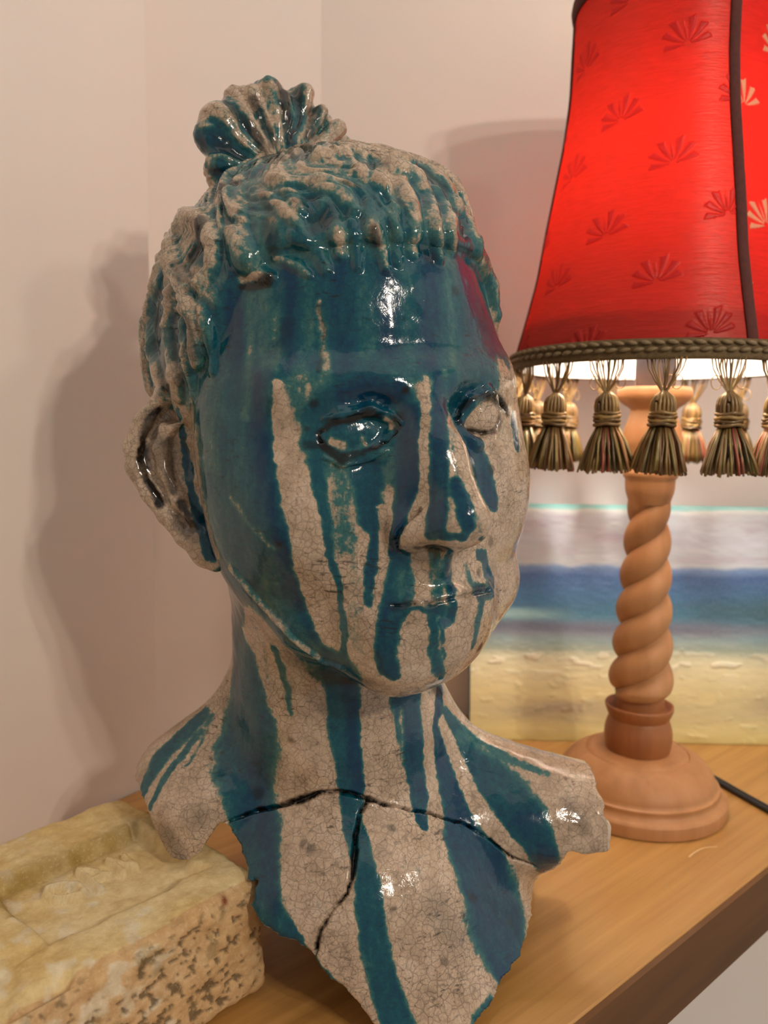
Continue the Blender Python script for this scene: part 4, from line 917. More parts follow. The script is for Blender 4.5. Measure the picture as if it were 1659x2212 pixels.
('g',0.35,0.95,'-39.3,-75.6,-26.7,1.4 -34.9,-78.9,-31.5,1.4 -30.7,-81.6,-36.4,1.3 -25.7,-83.9,-41.2,1.1 -21.0,-84.8,-46.1,1.0'),
('s',0.5,0.9,'-15.7,-47.9,-103.9,5.3 -10.1,-48.5,-106.1,5.2 -4.4,-48.3,-108.6,5.1 1.2,-47.7,-111.3,5.1 8.5,-47.5,-111.8,4.0 16.6,-79.2,-101.9,2.9'),
('s',0.4,0.45,'6.4,-45.4,-120.7,3.0'),
('s',0.5,0.45,'-2.8,-83.5,24.7,1.3 -2.3,-78.9,32.3,1.1 -1.6,-76.8,39.8,1.0 -2.6,-76.5,45.3,1.0 -3.5,-76.0,50.8,1.0'),
('s',0.3,0.9,'-20.1,-77.0,32.3,3.9 -18.5,-74.9,38.0,3.4 -16.7,-74.4,43.6,3.0'),
('h',-4.5,0.9,'-52.8,-43.7,-186.2,1.1 -47.0,-42.0,-182.9,0.9 -42.7,-41.1,-181.5,0.9 -34.0,-40.9,-178.3,1.2 -24.9,-42.9,-175.1,1.4 -18.2,-44.9,-172.4,1.9 -11.5,-46.6,-169.2,2.7 -5.0,-47.2,-166.1,1.5 2.5,-47.6,-165.0,1.1 10.1,-47.8,-166.6,1.3 18.0,-46.8,-168.5,1.3 25.2,-46.5,-171.9,0.9 36.1,-43.5,-175.5,0.8 47.3,-39.3,-179.8,0.8 54.1,-37.4,-183.0,0.7 63.4,-34.5,-186.7,0.7 69.1,-34.3,-190.3,0.7 74.8,-34.5,-193.6,0.7 80.4,-35.0,-198.2,0.7 86.3,-34.4,-203.5,0.7 92.2,-33.1,-206.2,0.7 98.3,-31.1,-209.5,0.7 109.3,-20.4,-219.0,1.0 118.8,-22.2,-216.3,1.0'),
('h',-4.5,0.9,'18.0,-46.8,-168.5,1.3 14.1,-51.3,-174.2,1.1 12.5,-58.1,-179.9,1.3 12.0,-65.9,-186.5,2.1 11.7,-71.0,-192.2,1.6 9.5,-75.5,-198.0,1.0 6.1,-77.3,-201.1,0.9 2.8,-78.8,-204.5,0.9 -2.0,-81.1,-211.5,1.2 -3.0,-82.9,-218.7,1.2 -5.3,-83.6,-223.5,1.0 -7.5,-84.7,-230.1,1.0'),
('s',1,0.35,'-52.8,-43.7,-186.2,0.7 -47.0,-42.0,-182.9,0.5 -42.7,-41.1,-181.5,0.6 -34.0,-40.9,-178.3,0.7 -24.9,-42.9,-175.1,0.9 -18.2,-44.9,-172.4,1.2 -11.5,-46.6,-169.2,1.7 -5.0,-47.2,-166.1,0.9 2.5,-47.6,-165.0,0.7 10.1,-47.8,-166.6,0.8 18.0,-46.8,-168.5,0.8 25.2,-46.5,-171.9,0.5 36.1,-43.5,-175.5,0.5 47.3,-39.3,-179.8,0.5 54.1,-37.4,-183.0,0.5 63.4,-34.5,-186.7,0.5 69.1,-34.3,-190.3,0.4 74.8,-34.5,-193.6,0.4 80.4,-35.0,-198.2,0.4 86.3,-34.4,-203.5,0.4 92.2,-33.1,-206.2,0.4 98.3,-31.1,-209.5,0.4 109.3,-20.4,-219.0,0.6 118.8,-22.2,-216.3,0.6'),
('s',1,0.35,'18.0,-46.8,-168.5,0.8 14.1,-51.3,-174.2,0.7 12.5,-58.1,-179.9,0.8 12.0,-65.9,-186.5,1.3 11.7,-71.0,-192.2,1.0 9.5,-75.5,-198.0,0.6 6.1,-77.3,-201.1,0.6 2.8,-78.8,-204.5,0.6 -2.0,-81.1,-211.5,0.7 -3.0,-82.9,-218.7,0.7 -5.3,-83.6,-223.5,0.6 -7.5,-84.7,-230.1,0.6'),
('s',0.6,0.45,'-7.3,-62.8,-185.3,2.3'),
('s',0.6,0.45,'-11.1,-60.5,-184.4,1.9'),
('s',0.6,0.45,'66.2,-55.2,-212.1,2.5'),
('s',0.6,0.45,'64.0,-55.7,-209.5,1.4'),
('s',0.6,0.45,'-18.3,-44.1,-142.6,2.0'),
('s',0.6,0.45,'-34.6,-37.1,-171.4,3.2'),
('s',0.6,0.45,'28.5,-53.3,-180.0,2.0'),
('s',0.6,0.45,'85.3,-45.5,-229.6,2.1'),
('s',0.6,0.45,'52.2,-75.8,-229.4,1.9'),
('s',0.6,0.45,'29.7,-75.9,-204.9,1.4'),
('s',0.6,0.45,'64.6,-62.8,-58.4,1.9'),
('s',0.6,0.45,'70.5,-53.3,-46.6,2.3'),
('s',0.6,0.45,'70.0,-53.6,-14.0,2.1'),
('s',0.6,0.45,'3.3,-87.3,-35.2,1.0'),
('s',0.6,0.45,'-18.9,-86.2,-44.0,1.4'),
('s',0.6,0.45,'52.9,-52.1,61.0,2.5'),
('s',0.5,0.9,'116.7,-25.7,-181.5,3.8 120.1,-28.7,-185.9,3.5 123.8,-30.6,-190.8,3.3'),
('s',0.45,0.9,'-70.1,-46.6,-198.7,3.1 -73.8,-44.6,-194.1,3.6 -77.7,-42.1,-189.7,4.0'),
('s',0.4,0.9,'-62.1,-42.9,-179.9,4.4'),
('s',0.35,0.9,'48.2,-68.8,-208.2,5.8 51.7,-69.0,-213.0,5.7 55.2,-69.0,-218.1,5.8 58.8,-69.0,-223.2,5.5'),
('g',0.12,0.48,'-37.5,-58.8,-197.9,2.2'),
)]


def finish(name, V, Q, parent, idx=None, nrm=None, attrs=None):
    """mesh from a face subset, keeping the normals of the whole so that pieces meet smoothly"""
    if idx is not None:
        Qs = Q[idx]
        u, inv = np.unique(Qs, return_inverse=True)
        Qs = inv.reshape(Qs.shape)
    else:
        u, Qs = np.arange(len(V)), Q
    o = np_mesh(name, V[u] / 1000.0, Qs, M['glaze'], parent)
    for k, a in attrs.items(): set_attr(o.data, k, a[u])
    if nrm is not None and len(o.data.vertices) == len(u):
        o.data.normals_split_custom_set_from_vertices([tuple(x) for x in nrm[u]])
    return o

def vertex_normals(V, Q):
    n = np.cross(V[Q[:, 2]] - V[Q[:, 0]], V[Q[:, 3]] - V[Q[:, 1]])
    out = np.zeros_like(V)
    for k in range(4):
        for a in range(3): out[:, a] += np.bincount(Q[:, k], n[:, a], len(V))
    return out / (np.linalg.norm(out, axis=1)[:, None] + 1e-12)

CRACK_A = []   # crack across the chest, x -> z
CRACK_B = []   # crack down the breast, z -> x
CRACK_A = [(-52.8, -186.2), (-47.0, -182.9), (-42.7, -181.5), (-34.0, -178.3), (-24.9, -175.1), (-18.2, -172.4), (-11.5, -169.2), (-5.0, -166.1), (2.5, -165.0), (10.1, -166.6), (18.0, -168.5), (25.2, -171.9), (36.1, -175.5), (47.3, -179.8), (54.1, -183.0), (63.4, -186.7), (74.8, -193.6), (86.3, -203.5), (98.3, -209.5), (109.3, -219.0), (118.8, -216.3)]
CRACK_B = [(-168.5, 18.0), (-174.2, 14.1), (-179.9, 12.5), (-186.5, 12.0), (-192.2, 11.7), (-198.0, 9.5), (-204.5, 2.8), (-211.5, -2.0), (-218.7, -3.0), (-223.5, -5.3), (-230.1, -7.5)]


def build_bust():
    root = empty('ceramic_bust', tuple(BT))
    tag(root, 'crackle-glazed ceramic bust of a person with topknot, streaked in teal glaze, cracked across the chest', 'sculpture')
    vol = build_volume()
    V, Q = surface_nets(vol.D, vol.lo, vol.h)
    V, Q, N = refine(V, Q)
    hl = V @ HM
    hd = hairline(hl[:, 1], hl[:, 2])
    hairm = hd > 0
    hairm &= V[:, 2] > -40
    # slow hand-modelled unevenness
    lump = fbm(V / 16.0, 3, 3) * 0.55 + fbm(V / 5.0, 2, 4) * 0.15
    ax = np.array([-10., -10., 65.]); ax /= np.linalg.norm(ax)
    e1 = np.cross(ax, (0, 1, 0)); e1 /= np.linalg.norm(e1); e2 = np.cross(ax, e1)
    cd_ = hl - np.array([0., -15., 60.]); cd_ /= np.linalg.norm(cd_, axis=1)[:, None]
    az = np.arctan2(cd_ @ e1, cd_ @ e2); pol = np.arccos(np.clip(cd_ @ ax, -1, 1))
    sw = az + 0.25 * vnoise(np.stack([az * 2, pol * 3, az * 0], 1), 8)
    hn = fbm(np.stack([np.cos(sw) * 10, np.sin(sw) * 10, pol * 2.6], 1), 4, 9)
    hmask = sstep(-2, 8, hd) * (hl[:, 2] > -40)
    hairv = hn * 4.4 * hmask
    g, s, r, h = paint(V, N, STROKES)
    hh = hn * 4.4 + (h - 1.0) * 0.5 + fbm(V / 6.0, 3, 77) * 1.6
    g = g * (1 - 0.6 * hmask) + 0.6 * hmask * (0.12 + 0.62 * sstep(1.0, -1.4, hh))
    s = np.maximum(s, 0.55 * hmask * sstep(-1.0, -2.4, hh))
    edge = V[:, 2] - cut_height(V[:, 0], V[:, 1])
    rawm = ((edge < 7) & (N[:, 2] < -0.5)) | (V[:, 0] > 135.5)
    r = np.maximum(r, rawm * 0.9)
    # deepen glaze noise: pooled at stroke rims is left to the material
    V2 = V + N * (h + lump + hairv)[:, None]
    N2 = vertex_normals(V2, Q)
    attrs = {'glaze': g, 'dark_tone': s, 'raw': r}
    c = V2[Q].mean(1)
    hf = hairm[Q].sum(1) >= 2
    sa = np.zeros(len(Q), bool); sb = np.zeros(len(Q), bool)
    if len(CRACK_A):
        a, b = np.array(CRACK_A, float), np.array(CRACK_B, float)
        front = c[:, 1] < 5
        inx = (c[:, 0] > a[0, 0]) & (c[:, 0] < a[-1, 0])
        low = front & (c[:, 2] < np.interp(c[:, 0], a[:, 0], a[:, 1])) & inx & (c[:, 2] < -140)
        left = c[:, 0] < np.interp(c[:, 2], b[::-1, 0], b[::-1, 1])
        sa, sb = low & left, low & ~left
    body = ~(hf | sa | sb)
    for name, m in (('body', body), ('hair', hf), ('chest_shard', sa), ('chest_shard', sb)):
        if m.any(): finish(name, V2, Q, root, m, N2, attrs)
    # ---- topknot: a fan of thick strands gathered at the crown
    kv = Vol((-100, -70, 95), (45, 80, 205), 1.1)
    for p, k in KNOT: kv.put(p, k, 'add', HM)
    V, Q = surface_nets(kv.D, kv.lo, kv.h)
    V, Q, N = refine(V, Q)
    g, s, r, h = paint(V, N, STROKES)
    kl = V @ HM - np.array(KB)
    ka = np.arctan2(kl[:, 0], kl[:, 2]); kr = np.hypot(kl[:, 0], kl[:, 2])
    kn = fbm(np.stack([ka * 5.5 + 0.3 * vnoise(V / 12.0, 22), kr / 40.0, kl[:, 1] / 14.0], 1), 3, 23)
    kh = kn * 2.6 * sstep(4, 16, kr)
    g = np.clip(0.5 * g + 0.5 * sstep(0.3, -0.35, kn + 0.5 * fbm(V / 7.0, 3, 24)) * 0.9, 0, 1)
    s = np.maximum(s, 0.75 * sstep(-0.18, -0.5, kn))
    V2 = V + N * (h + kh + fbm(V / 9.0, 3, 21) * 1.0)[:, None]
    finish('hair_topknot', V2, Q, root, None, vertex_normals(V2, Q), {'glaze': g, 'dark_tone': s, 'raw': r})
    # ---- right ear, flared away from the head
    eb = np.array([c for p, k, m in EAR for c in (p[1], p[2])])
    lo, hi = eb.min(0), eb.max(0)
    cs = np.array([[(lo, hi)[i][0], (lo, hi)[j][1], (lo, hi)[l][2]] for i in (0, 1) for j in (0, 1) for l in (0, 1)]) @ HM.T
    ev = Vol(cs.min(0) - 3, cs.max(0) + 3, 0.9)
    for p, k, m in EAR: ev.put(p, k, m, HM)
    V, Q = surface_nets(ev.D, ev.lo, ev.h)
    V, Q, N = refine(V, Q)
    g, s, r, h = paint(V, N, STROKES)
    V2 = V + N * (h + fbm(V / 5.0, 3, 31) * 0.35)[:, None]
    finish('ear', V2, Q, root, None, vertex_normals(V2, Q), {'glaze': g, 'dark_tone': s, 'raw': r})
    return root

# topknot lobes in the head frame
KB = (-10, -25, 126)
KNOT = [(cap(KB, (-6, -28, 160), 14, 15), 6)]
for tx, ty, tz, r0, r1 in ((-8, -26, 172, 9, 9.5), (9, -26, 171, 8, 8.5), (-33, -26, 157, 10, 12), (-40, -24, 149, 9, 9), (-22, -27, 167, 9, 9.5), (20, -28, 161, 9, 8.5), (32, -28, 152, 8, 6),
                           (40, -28, 152, 6, 3), (-37, -22, 133, 9, 10), (-33, -22, 125, 9, 7), (-20, -38, 155, 12, 13), (8, -40, 160, 12, 13), (24, -38, 150, 10, 9)):
    KNOT.append((cap((KB[0], ty, KB[2]), (tx, ty, tz), r0, r1), 4.0))
for tx, tz, r1 in ((-35, 152, 4.5), (-28, 161, 4), (-19, 170, 4), (-10, 174, 5), (-2, 170, 3.5), (9, 174, 5), (17, 165, 3.5), (26, 158, 4)):       # strands on the near face
    KNOT.append((cap((KB[0] + tx * 0.12, -15, KB[2] + 4), (tx, -18, tz), 3.0, r1), 2.5))
KNOT += [(cap((-6, -25, 112), (-8, -25, 130), 16, 13), 5)]
# ear in the head frame
def ear_prims():
    base = np.array([-71., 2., 0.]); ux = np.array([-0.76, -0.65, 0.0]); nx = np.array([-0.62, 0.72, 0.1])
    def P(u, v, w=0): return tuple(base + ux * u + np.array([0, 0, v]) + nx * w)
    rim = [(-2, 19), (6, 23), (16, 21), (26, 13), (33, 2), (33, -8), (27, -20), (20, -31), (12, -42), (4, -51), (-2, -55)]
    def plate(c, u, n, r):
        nn = n / np.linalg.norm(n)
        def f(x, y, z):
            w = (x - c[0]) * nn[0] + (y - c[1]) * nn[1] + (z - c[2]) * nn[2]
            q = np.sqrt(np.maximum((x - c[0]) ** 2 + (y - c[1]) ** 2 + (z - c[2]) ** 2 - w * w, 0))
            return np.sqrt(np.maximum(q - r, 0) ** 2 + np.maximum(np.abs(w + 1.5) - 1.5, 0) ** 2) + np.minimum(np.maximum(q - r, np.abs(w + 1.5) - 1.5), 0) - 1.0
        return f
    L = []
    for i in range(len(rim) - 1):
        L.append((cap(P(*rim[i], 2), P(*rim[i + 1], 2), 4.2), 2.5, 'add'))
    for (u, v), r in (((8, 10), 13), ((19, 4), 14), ((18, -6), 14), ((12, -20), 13), ((5, -34), 11), ((0, -44), 9), ((0, -2), 13), ((2, -18), 13)):
        c = np.array(P(u, v, -2))
        L.append((ell(c, (r * 0.95, r * 0.75, r * 1.05)) if 0 else (plate(c, ux, nx, r), c - r * 1.2, c + r * 1.2), 4, 'add'))
    for a, b in (((4, 14), (14, 9)), ((14, 9), (19, 0)), ((19, 0), (18, -10)), ((18, -10), (13, -24)), ((13, -24), (6, -34))):
        L.append((cap(P(*a, 2.5), P(*b, 2.5), 3.4), 3, 'add'))                 # antihelix
    L.append((ell(P(8, -6, 4), (6, 6, 10)), 3, 'sub'))                          # concha
    L.append((ell(P(11, 15, 4), (6, 6, 4.5)), 3, 'sub'))
    L.append((cap(P(-3, 18, 3), P(-4, -12, 4), 4, 4.5), 3, 'add'))              # front fold and tragus
    L.append((cap(P(-4, -12, 4), P(-3, -28, 3), 4.5, 3.5), 3, 'add'))
    L.append((ell(P(2, -46, 0), (8, 7, 10)), 4, 'add'))                         # lobe
    return L
EAR = ear_prims()
BUST = build_bust()
#@ENDBUST

# ---------------------------------------------------------------- old brick
def mat_brick():
    t = NT('old_clay_brick')
    P = t.obj()
    col = t.attr('Col').outputs['Color']
    a = t.noise(P, 160, 6, 0.65)
    b = t.noise(P, 700, 3, 0.6)
    c = t.mix(t.maprange(a, 0.3, 0.7, 0, 0.55), col, srgb(196, 172, 136), 'MULTIPLY')
    c = t.mix(t.maprange(b, 0.55, 0.75, 0, 0.35), c, srgb(232, 214, 176))
    t.l(c, t.b.inputs['Base Color'])
    t.set(Roughness=0.95, Specular_IOR_Level=0.2)
    t.bump(t.math('ADD', a, t.math('MULTIPLY', b, 0.4)), 0.5, 0.0012)
    return t.m
M['brick'] = mat_brick()

def build_brick():
    s0, s1, w, h = -205.0, 60.0, 122.0, 56.0
    hx, hy, hz = (s1 - s0) / 2, w / 2, h / 2
    st = 1.1
    V, Q = [], []
    def face(ax, sg):
        u, v = [(1, 2), (2, 0), (0, 1)][ax]
        H_ = (hx, hy, hz)
        nu, nv = int(2 * H_[u] / st), int(2 * H_[v] / st)
        a = np.linspace(-H_[u], H_[u], nu + 1); b = np.linspace(-H_[v], H_[v], nv + 1)
        A, B = np.meshgrid(a, b, indexing='ij')
        P = np.zeros((A.size, 3)); P[:, u] = A.ravel(); P[:, v] = B.ravel(); P[:, ax] = sg * H_[ax]
        base = sum(len(x) for x in V)
        i, j = np.meshgrid(np.arange(nu), np.arange(nv), indexing='ij')
        k = (i * (nv + 1) + j).ravel() + base
        q = np.stack([k, k + nv + 1, k + nv + 2, k + 1], 1)
        if sg < 0: q = q[:, ::-1]
        V.append(P); Q.append(q)
    for ax in range(3):
        for sg in (1, -1): face(ax, sg)
    P = np.concatenate(V); F = np.concatenate(Q)
    r = 7.0 + 3.5 * fbm(P / 22.0, 3, 41)
    hh = np.array([hx, hy, hz])
    q = np.clip(P, -(hh - r[:, None]), hh - r[:, None])
    n = P - q
    n /= np.linalg.norm(n, axis=1)[:, None] + 1e-9
    P2 = q + n * r[:, None]
    S = P2[:, 0] + (s0 + s1) / 2; Nn = P2[:, 1] + hy; Z = P2[:, 2] - hz      # along, across, height below top
    top = n[:, 2] > 0.6
    rough = fbm(P2 / 14.0, 4, 42) * 1.6 + fbm(P2 / 4.0, 3, 43) * 0.5
    front = (n[:, 1] < -0.3)
    rough = rough + front * (fbm(P2 / np.array([5., 5., 3.5]), 3, 44) * 1.0)
    # frog: a sunk panel with sloping sides and rounded corners
    wx = S + 2.0 * vnoise(np.stack([Nn / 9, S / 9, S * 0], 1), 46); wy = Nn + 2.5 * vnoise(np.stack([S / 11, Nn / 11, S * 0 + 4], 1), 47)
    dx = np.maximum(np.abs(wx - 8) - 38, 0); dy = np.maximum(np.abs(wy - 56) - 31, 0)
    inside = np.maximum(np.abs(wx - 8) - 38, np.abs(wy - 56) - 31)
    frog = 1 - sstep(-5.0, 1.0, np.where(inside > 0, np.hypot(dx, dy), inside))
    dz = -7.0 * frog * top
    # stamped relief letters in the frog
    def seg(pts, wd):
        best = np.full(len(S), 99.0)
        for a, b in zip(pts[:-1], pts[1:]):
            a, b = np.array(a), np.array(b); d = b - a
            t = np.clip(((S - a[0]) * d[0] + (Nn - a[1]) * d[1]) / (d @ d), 0, 1)
            best = np.minimum(best, np.hypot(S - a[0] - t * d[0], Nn - a[1] - t * d[1]))
        return 1 - sstep(wd * 0.6, wd * 1.05, best)
    O = [(-10.4, 69.0), (-7.5, 72.6), (-2.5, 70.6), (1.5, 64.6), (2.0, 58.6), (-1.5, 56.3), (-6.6, 59.4), (-10.1, 64.5), (-10.4, 69.0)]
    let = seg(O, 2.0)
    for L in ([(8, 74.6), (7.4, 54)], [(8, 74.6), (16, 60.5)], [(8, 62.5), (14.2, 62.9)], [(22, 73), (21.4, 58)], [(22, 73), (28, 58)], [(28, 58), (29, 70)]):
        let = np.maximum(let, seg(L, 1.7))
    dz = dz + 3.4 * let * frog * top
    # broken, flaked left end and chipped front arris
    chip = sstep(0.05, 0.5, fbm(np.stack([S / 18, Nn / 18, Z / 18], 1), 3, 48) + 0.9 * sstep(-28, -60, S) - 0.15)
    dz = dz - 5.0 * chip * top * sstep(60, -10, Nn) * sstep(0, -30, S)
    P3 = P2 + n * rough[:, None]
    P3[:, 2] += dz
    # colour: buff clay, darker olive band along two sides of the frog, dark pits on the front
    base = np.array(srgb(226, 198, 136)); pale = np.array(srgb(236, 218, 172)); olive = np.array(srgb(160, 132, 62)); pit = np.array(srgb(92, 78, 56)); pink = np.array(srgb(208, 168, 124)); lime = np.array(srgb(232, 222, 196))
    C = np.tile(base, (len(P), 1))
    def bl(c, m):
        m = np.clip(m, 0, 1)[:, None]
        return C * (1 - m) + c * m
    f1 = fbm(np.stack([S / 20, Nn / 20, Z / 20], 1), 4, 51)
    C = bl(pale, 0.5 + f1)
    C = bl(pink, front * 0.75)
    f2 = fbm(np.stack([S / 6, Nn / 6, Z / 6], 1), 4, 52)
    C = bl(lime, sstep(0.12, 0.4, f2) * 0.7 * (S < 10))
    band = np.exp(-((Nn - 84 - 2 * f1) / 5.0) ** 2) * (S < 42) * (S > -32) + np.exp(-((S + 30) / 4.0) ** 2) * (Nn > 55) * (Nn < 88)
    C = bl(olive, top * band * (0.75 + 0.5 * f2))
    sp = np.stack([S / 2.9 + Z / 8, Nn / 2.9, Z / 2.2 - S / 10], 1)
    f3 = vnoise(sp, 53) + 0.4 * vnoise(sp * 2.3, 54)
    big = fbm(np.stack([S / 16, Nn / 16, Z / 12], 1), 3, 55)
    pits = sstep(0.42 - 0.5 * np.clip(big + 0.15, -.2, .5), 0.75 - 0.5 * np.clip(big + 0.15, -.2, .5), f3) * (n[:, 1] < -0.2) * sstep(2, -9, Z)
    C = bl(pit, pits * 0.8)
    P3 = P3 - n * (pits * 0.7)[:, None]
    dark = sstep(0.25, 0.5, fbm(np.stack([S / 9, Nn / 9, Z / 7], 1), 4, 56)) * sstep(6, -4, Z + 4) * (n[:, 1] < 0.0)
    C = bl(np.array(srgb(150, 132, 92)), dark * 0.6)
    red = np.exp(-(((S - 36) / 1.6) ** 2 + ((Z + 3) / 1.8) ** 2)) * (Nn < 12)
    C = bl(np.array(srgb(130, 62, 40)), red * 1.2)
    o = np_mesh('brick', P3 / 1000.0, F, M['brick'])
    bm = bmesh.new(); bm.from_mesh(o.data)
    set_col(o.data, 'Col', C)
    bm.free()
    c2 = BO + BD * (s0 + s1) / 2000.0 + BN * hy / 1000.0
    lowest = P3[:, 2].min() / 1000.0
    o.location = (c2[0], c2[1], -H - lowest + 0.0002)
    o.rotation_euler = (0, 0, math.atan2(BD[1], BD[0]))
    tag(o, 'weathered buff brick with sunk lettered panel lying under the left shoulder of the bust', 'brick')
    return o
build_brick()

# ---------------------------------------------------------------- seascape painting leaning on the back wall
def build_painting():
    pl, pr = np.array([0.0752, 0.6424]), np.array([0.3253, 0.6378])
    d = (pr - pl) / np.linalg.norm(pr - pl)
    Wd, Ht, th = 0.36, 0.2005, 0.017
    lean = math.radians(10.5)
    root = empty('seascape_painting', (pl[0], pl[1], -H + 0.0005), math.atan2(d[1], d[0]))
    root.rotation_euler = (-lean, 0, root.rotation_euler[2])
    tag(root, 'unframed seascape canvas of blue sea and pale sand leaning behind the lamp', 'painting')
    nx, nz = 420, 240
    u, v = np.meshgrid(np.linspace(0, 1, nx + 1), np.linspace(0, 1, nz + 1), indexing='ij')
    u, v = u.ravel(), v.ravel()                       # v runs from the bottom edge up
    y = 1 - v                                         # 0 top .. 1 bottom
    U = u * Wd / Ht
    P = np.stack([U * 3.0, y * 9, U * 0], 1)
    w = y + 0.012 * fbm(P, 4, 61) + 0.010 * fbm(np.stack([U * 12, y * 30, U * 0], 1), 3, 62)
    stops = [(0.0, (120, 210, 205)), (0.018, (170, 226, 220)), (0.026, (236, 238, 232)), (0.045, (204, 204, 208)), (0.15, (198, 198, 208)), (0.255, (196, 200, 204)), (0.272, (104, 134, 178)),
             (0.30, (30, 80, 136)), (0.38, (18, 90, 136)), (0.46, (14, 96, 126)), (0.49, (52, 112, 138)), (0.525, (108, 116, 134)), (0.55, (126, 136, 146)), (0.575, (138, 160, 160)), (0.62, (160, 172, 150)),
             (0.655, (222, 216, 178)), (0.70, (230, 218, 170)), (0.80, (224, 206, 146)), (0.88, (206, 190, 136)), (0.95, (216, 200, 134)), (1.0, (204, 182, 104))]
    xs = np.array([s[0] for s in stops]); cs = np.array([srgb(*s[1]) for s in stops])
    C = np.stack([np.interp(w, xs, cs[:, k]) for k in range(3)], 1)
    def bl(c, m):
        m = np.clip(m, 0, 1)[:, None]
        return C * (1 - m) + np.array(srgb(*c)) * m
    st = fbm(np.stack([U * 9, y * 60, U * 0], 1), 4, 63)
    st2 = fbm(np.stack([U * 5, y * 26, U * 0 + 3], 1), 4, 64)
    C = C * (1 + 0.10 * st)[:, None]
    C = bl((20, 84, 98), 1.2 * np.exp(-((y - 0.445) / 0.05) ** 2) * sstep(0.45, 0.8, u + 0.1 * st2))     # green under the breaking wave
    C = bl((150, 188, 186), 0.9 * np.exp(-((y - 0.475 + 0.01 * st2) / 0.022) ** 2) * sstep(0.28, 0.1, u))
    C = bl((96, 98, 118), 0.9 * np.exp(-((y - 0.52 + 0.02 * st2) / 0.022) ** 2) * sstep(0.72, 0.45, u))
    C = bl((110, 150, 166), 0.7 * np.exp(-((y - 0.56) / 0.03) ** 2) * sstep(0.55, 0.75, u))
    C = bl((150, 134, 116), 0.7 * np.exp(-((y - 0.87 + 0.03 * st2) / 0.035) ** 2) * np.exp(-((u - 0.2) / 0.12) ** 2) + 0.5 * np.exp(-((y - 0.84 + 0.03 * st2) / 0.05) ** 2) * sstep(0.55, 0.75, u))
    C = bl((178, 160, 178), 0.5 * sstep(0.1, 0.5, st2) * (y < 0.25) * (y > 0.05))
    foam = sstep(0.22, 0.42, fbm(np.stack([U * 14 + y * 8, y * 46, U * 0 + 9], 1), 4, 65) + 0.12) * np.exp(-((y - 0.675) / 0.05) ** 2)
    C = bl((236, 226, 194), foam * 0.9)
    bumps = 0.0009 * foam + 0.00022 * fbm(np.stack([U * 26, y * 70, U * 0], 1), 3, 66) + 0.0005 * sstep(.35, .6, fbm(np.stack([U * 20, y * 30, U * 0], 1), 3, 67)) * (y > .6)
    V = np.stack([u * Wd, -bumps, v * Ht], 1)
    i, j = np.meshgrid(np.arange(nx), np.arange(nz), indexing='ij')
    k = (i * (nz + 1) + j).ravel()
    Q = np.stack([k, k + nz + 1, k + nz + 2, k + 1], 1)
    t = NT('oil_paint_on_canvas')
    P_ = t.obj()
    c = t.mix(t.maprange(t.noise(P_, 900, 2), 0.3, 0.7, 0, 0.12), t.attr('Col').outputs['Color'], (0.9, 0.86, 0.8))
    t.l(c, t.b.inputs['Base Color']); t.set(Roughness=0.5)
    t.bump(t.noise(P_, 1100, 2), 0.15, 0.0005)
    o = np_mesh('painted_canvas', V, Q, t.m, root)
    set_col(o.data, 'Col', C)
    # stretcher sides wrapped in blue painted canvas
    bm = bmesh.new()
    v8 = [bm.verts.new(p) for p in ((0, 0.0001, 0), (Wd, 0.0001, 0), (Wd, th, 0), (0, th, 0), (0, 0.0001, Ht), (Wd, 0.0001, Ht), (Wd, th, Ht), (0, th, Ht))]
    for f in ((0, 3, 2, 1), (4, 5, 6, 7), (1, 2, 6, 5), (2, 3, 7, 6), (3, 0, 4, 7)): bm.faces.new([v8[a] for a in f])
    me = bpy.data.meshes.new('canvas_edge'); bm.to_mesh(me); bm.free()
    me.materials.append(mat_plain('blue_painted_canvas_edge', srgb(70, 108, 138), 0.7, 60, 0.2))
    e = bpy.data.objects.new('canvas_edge', me); COL.objects.link(e); e.parent = root
    tag(e, 'blue painted side of the canvas')
build_painting()

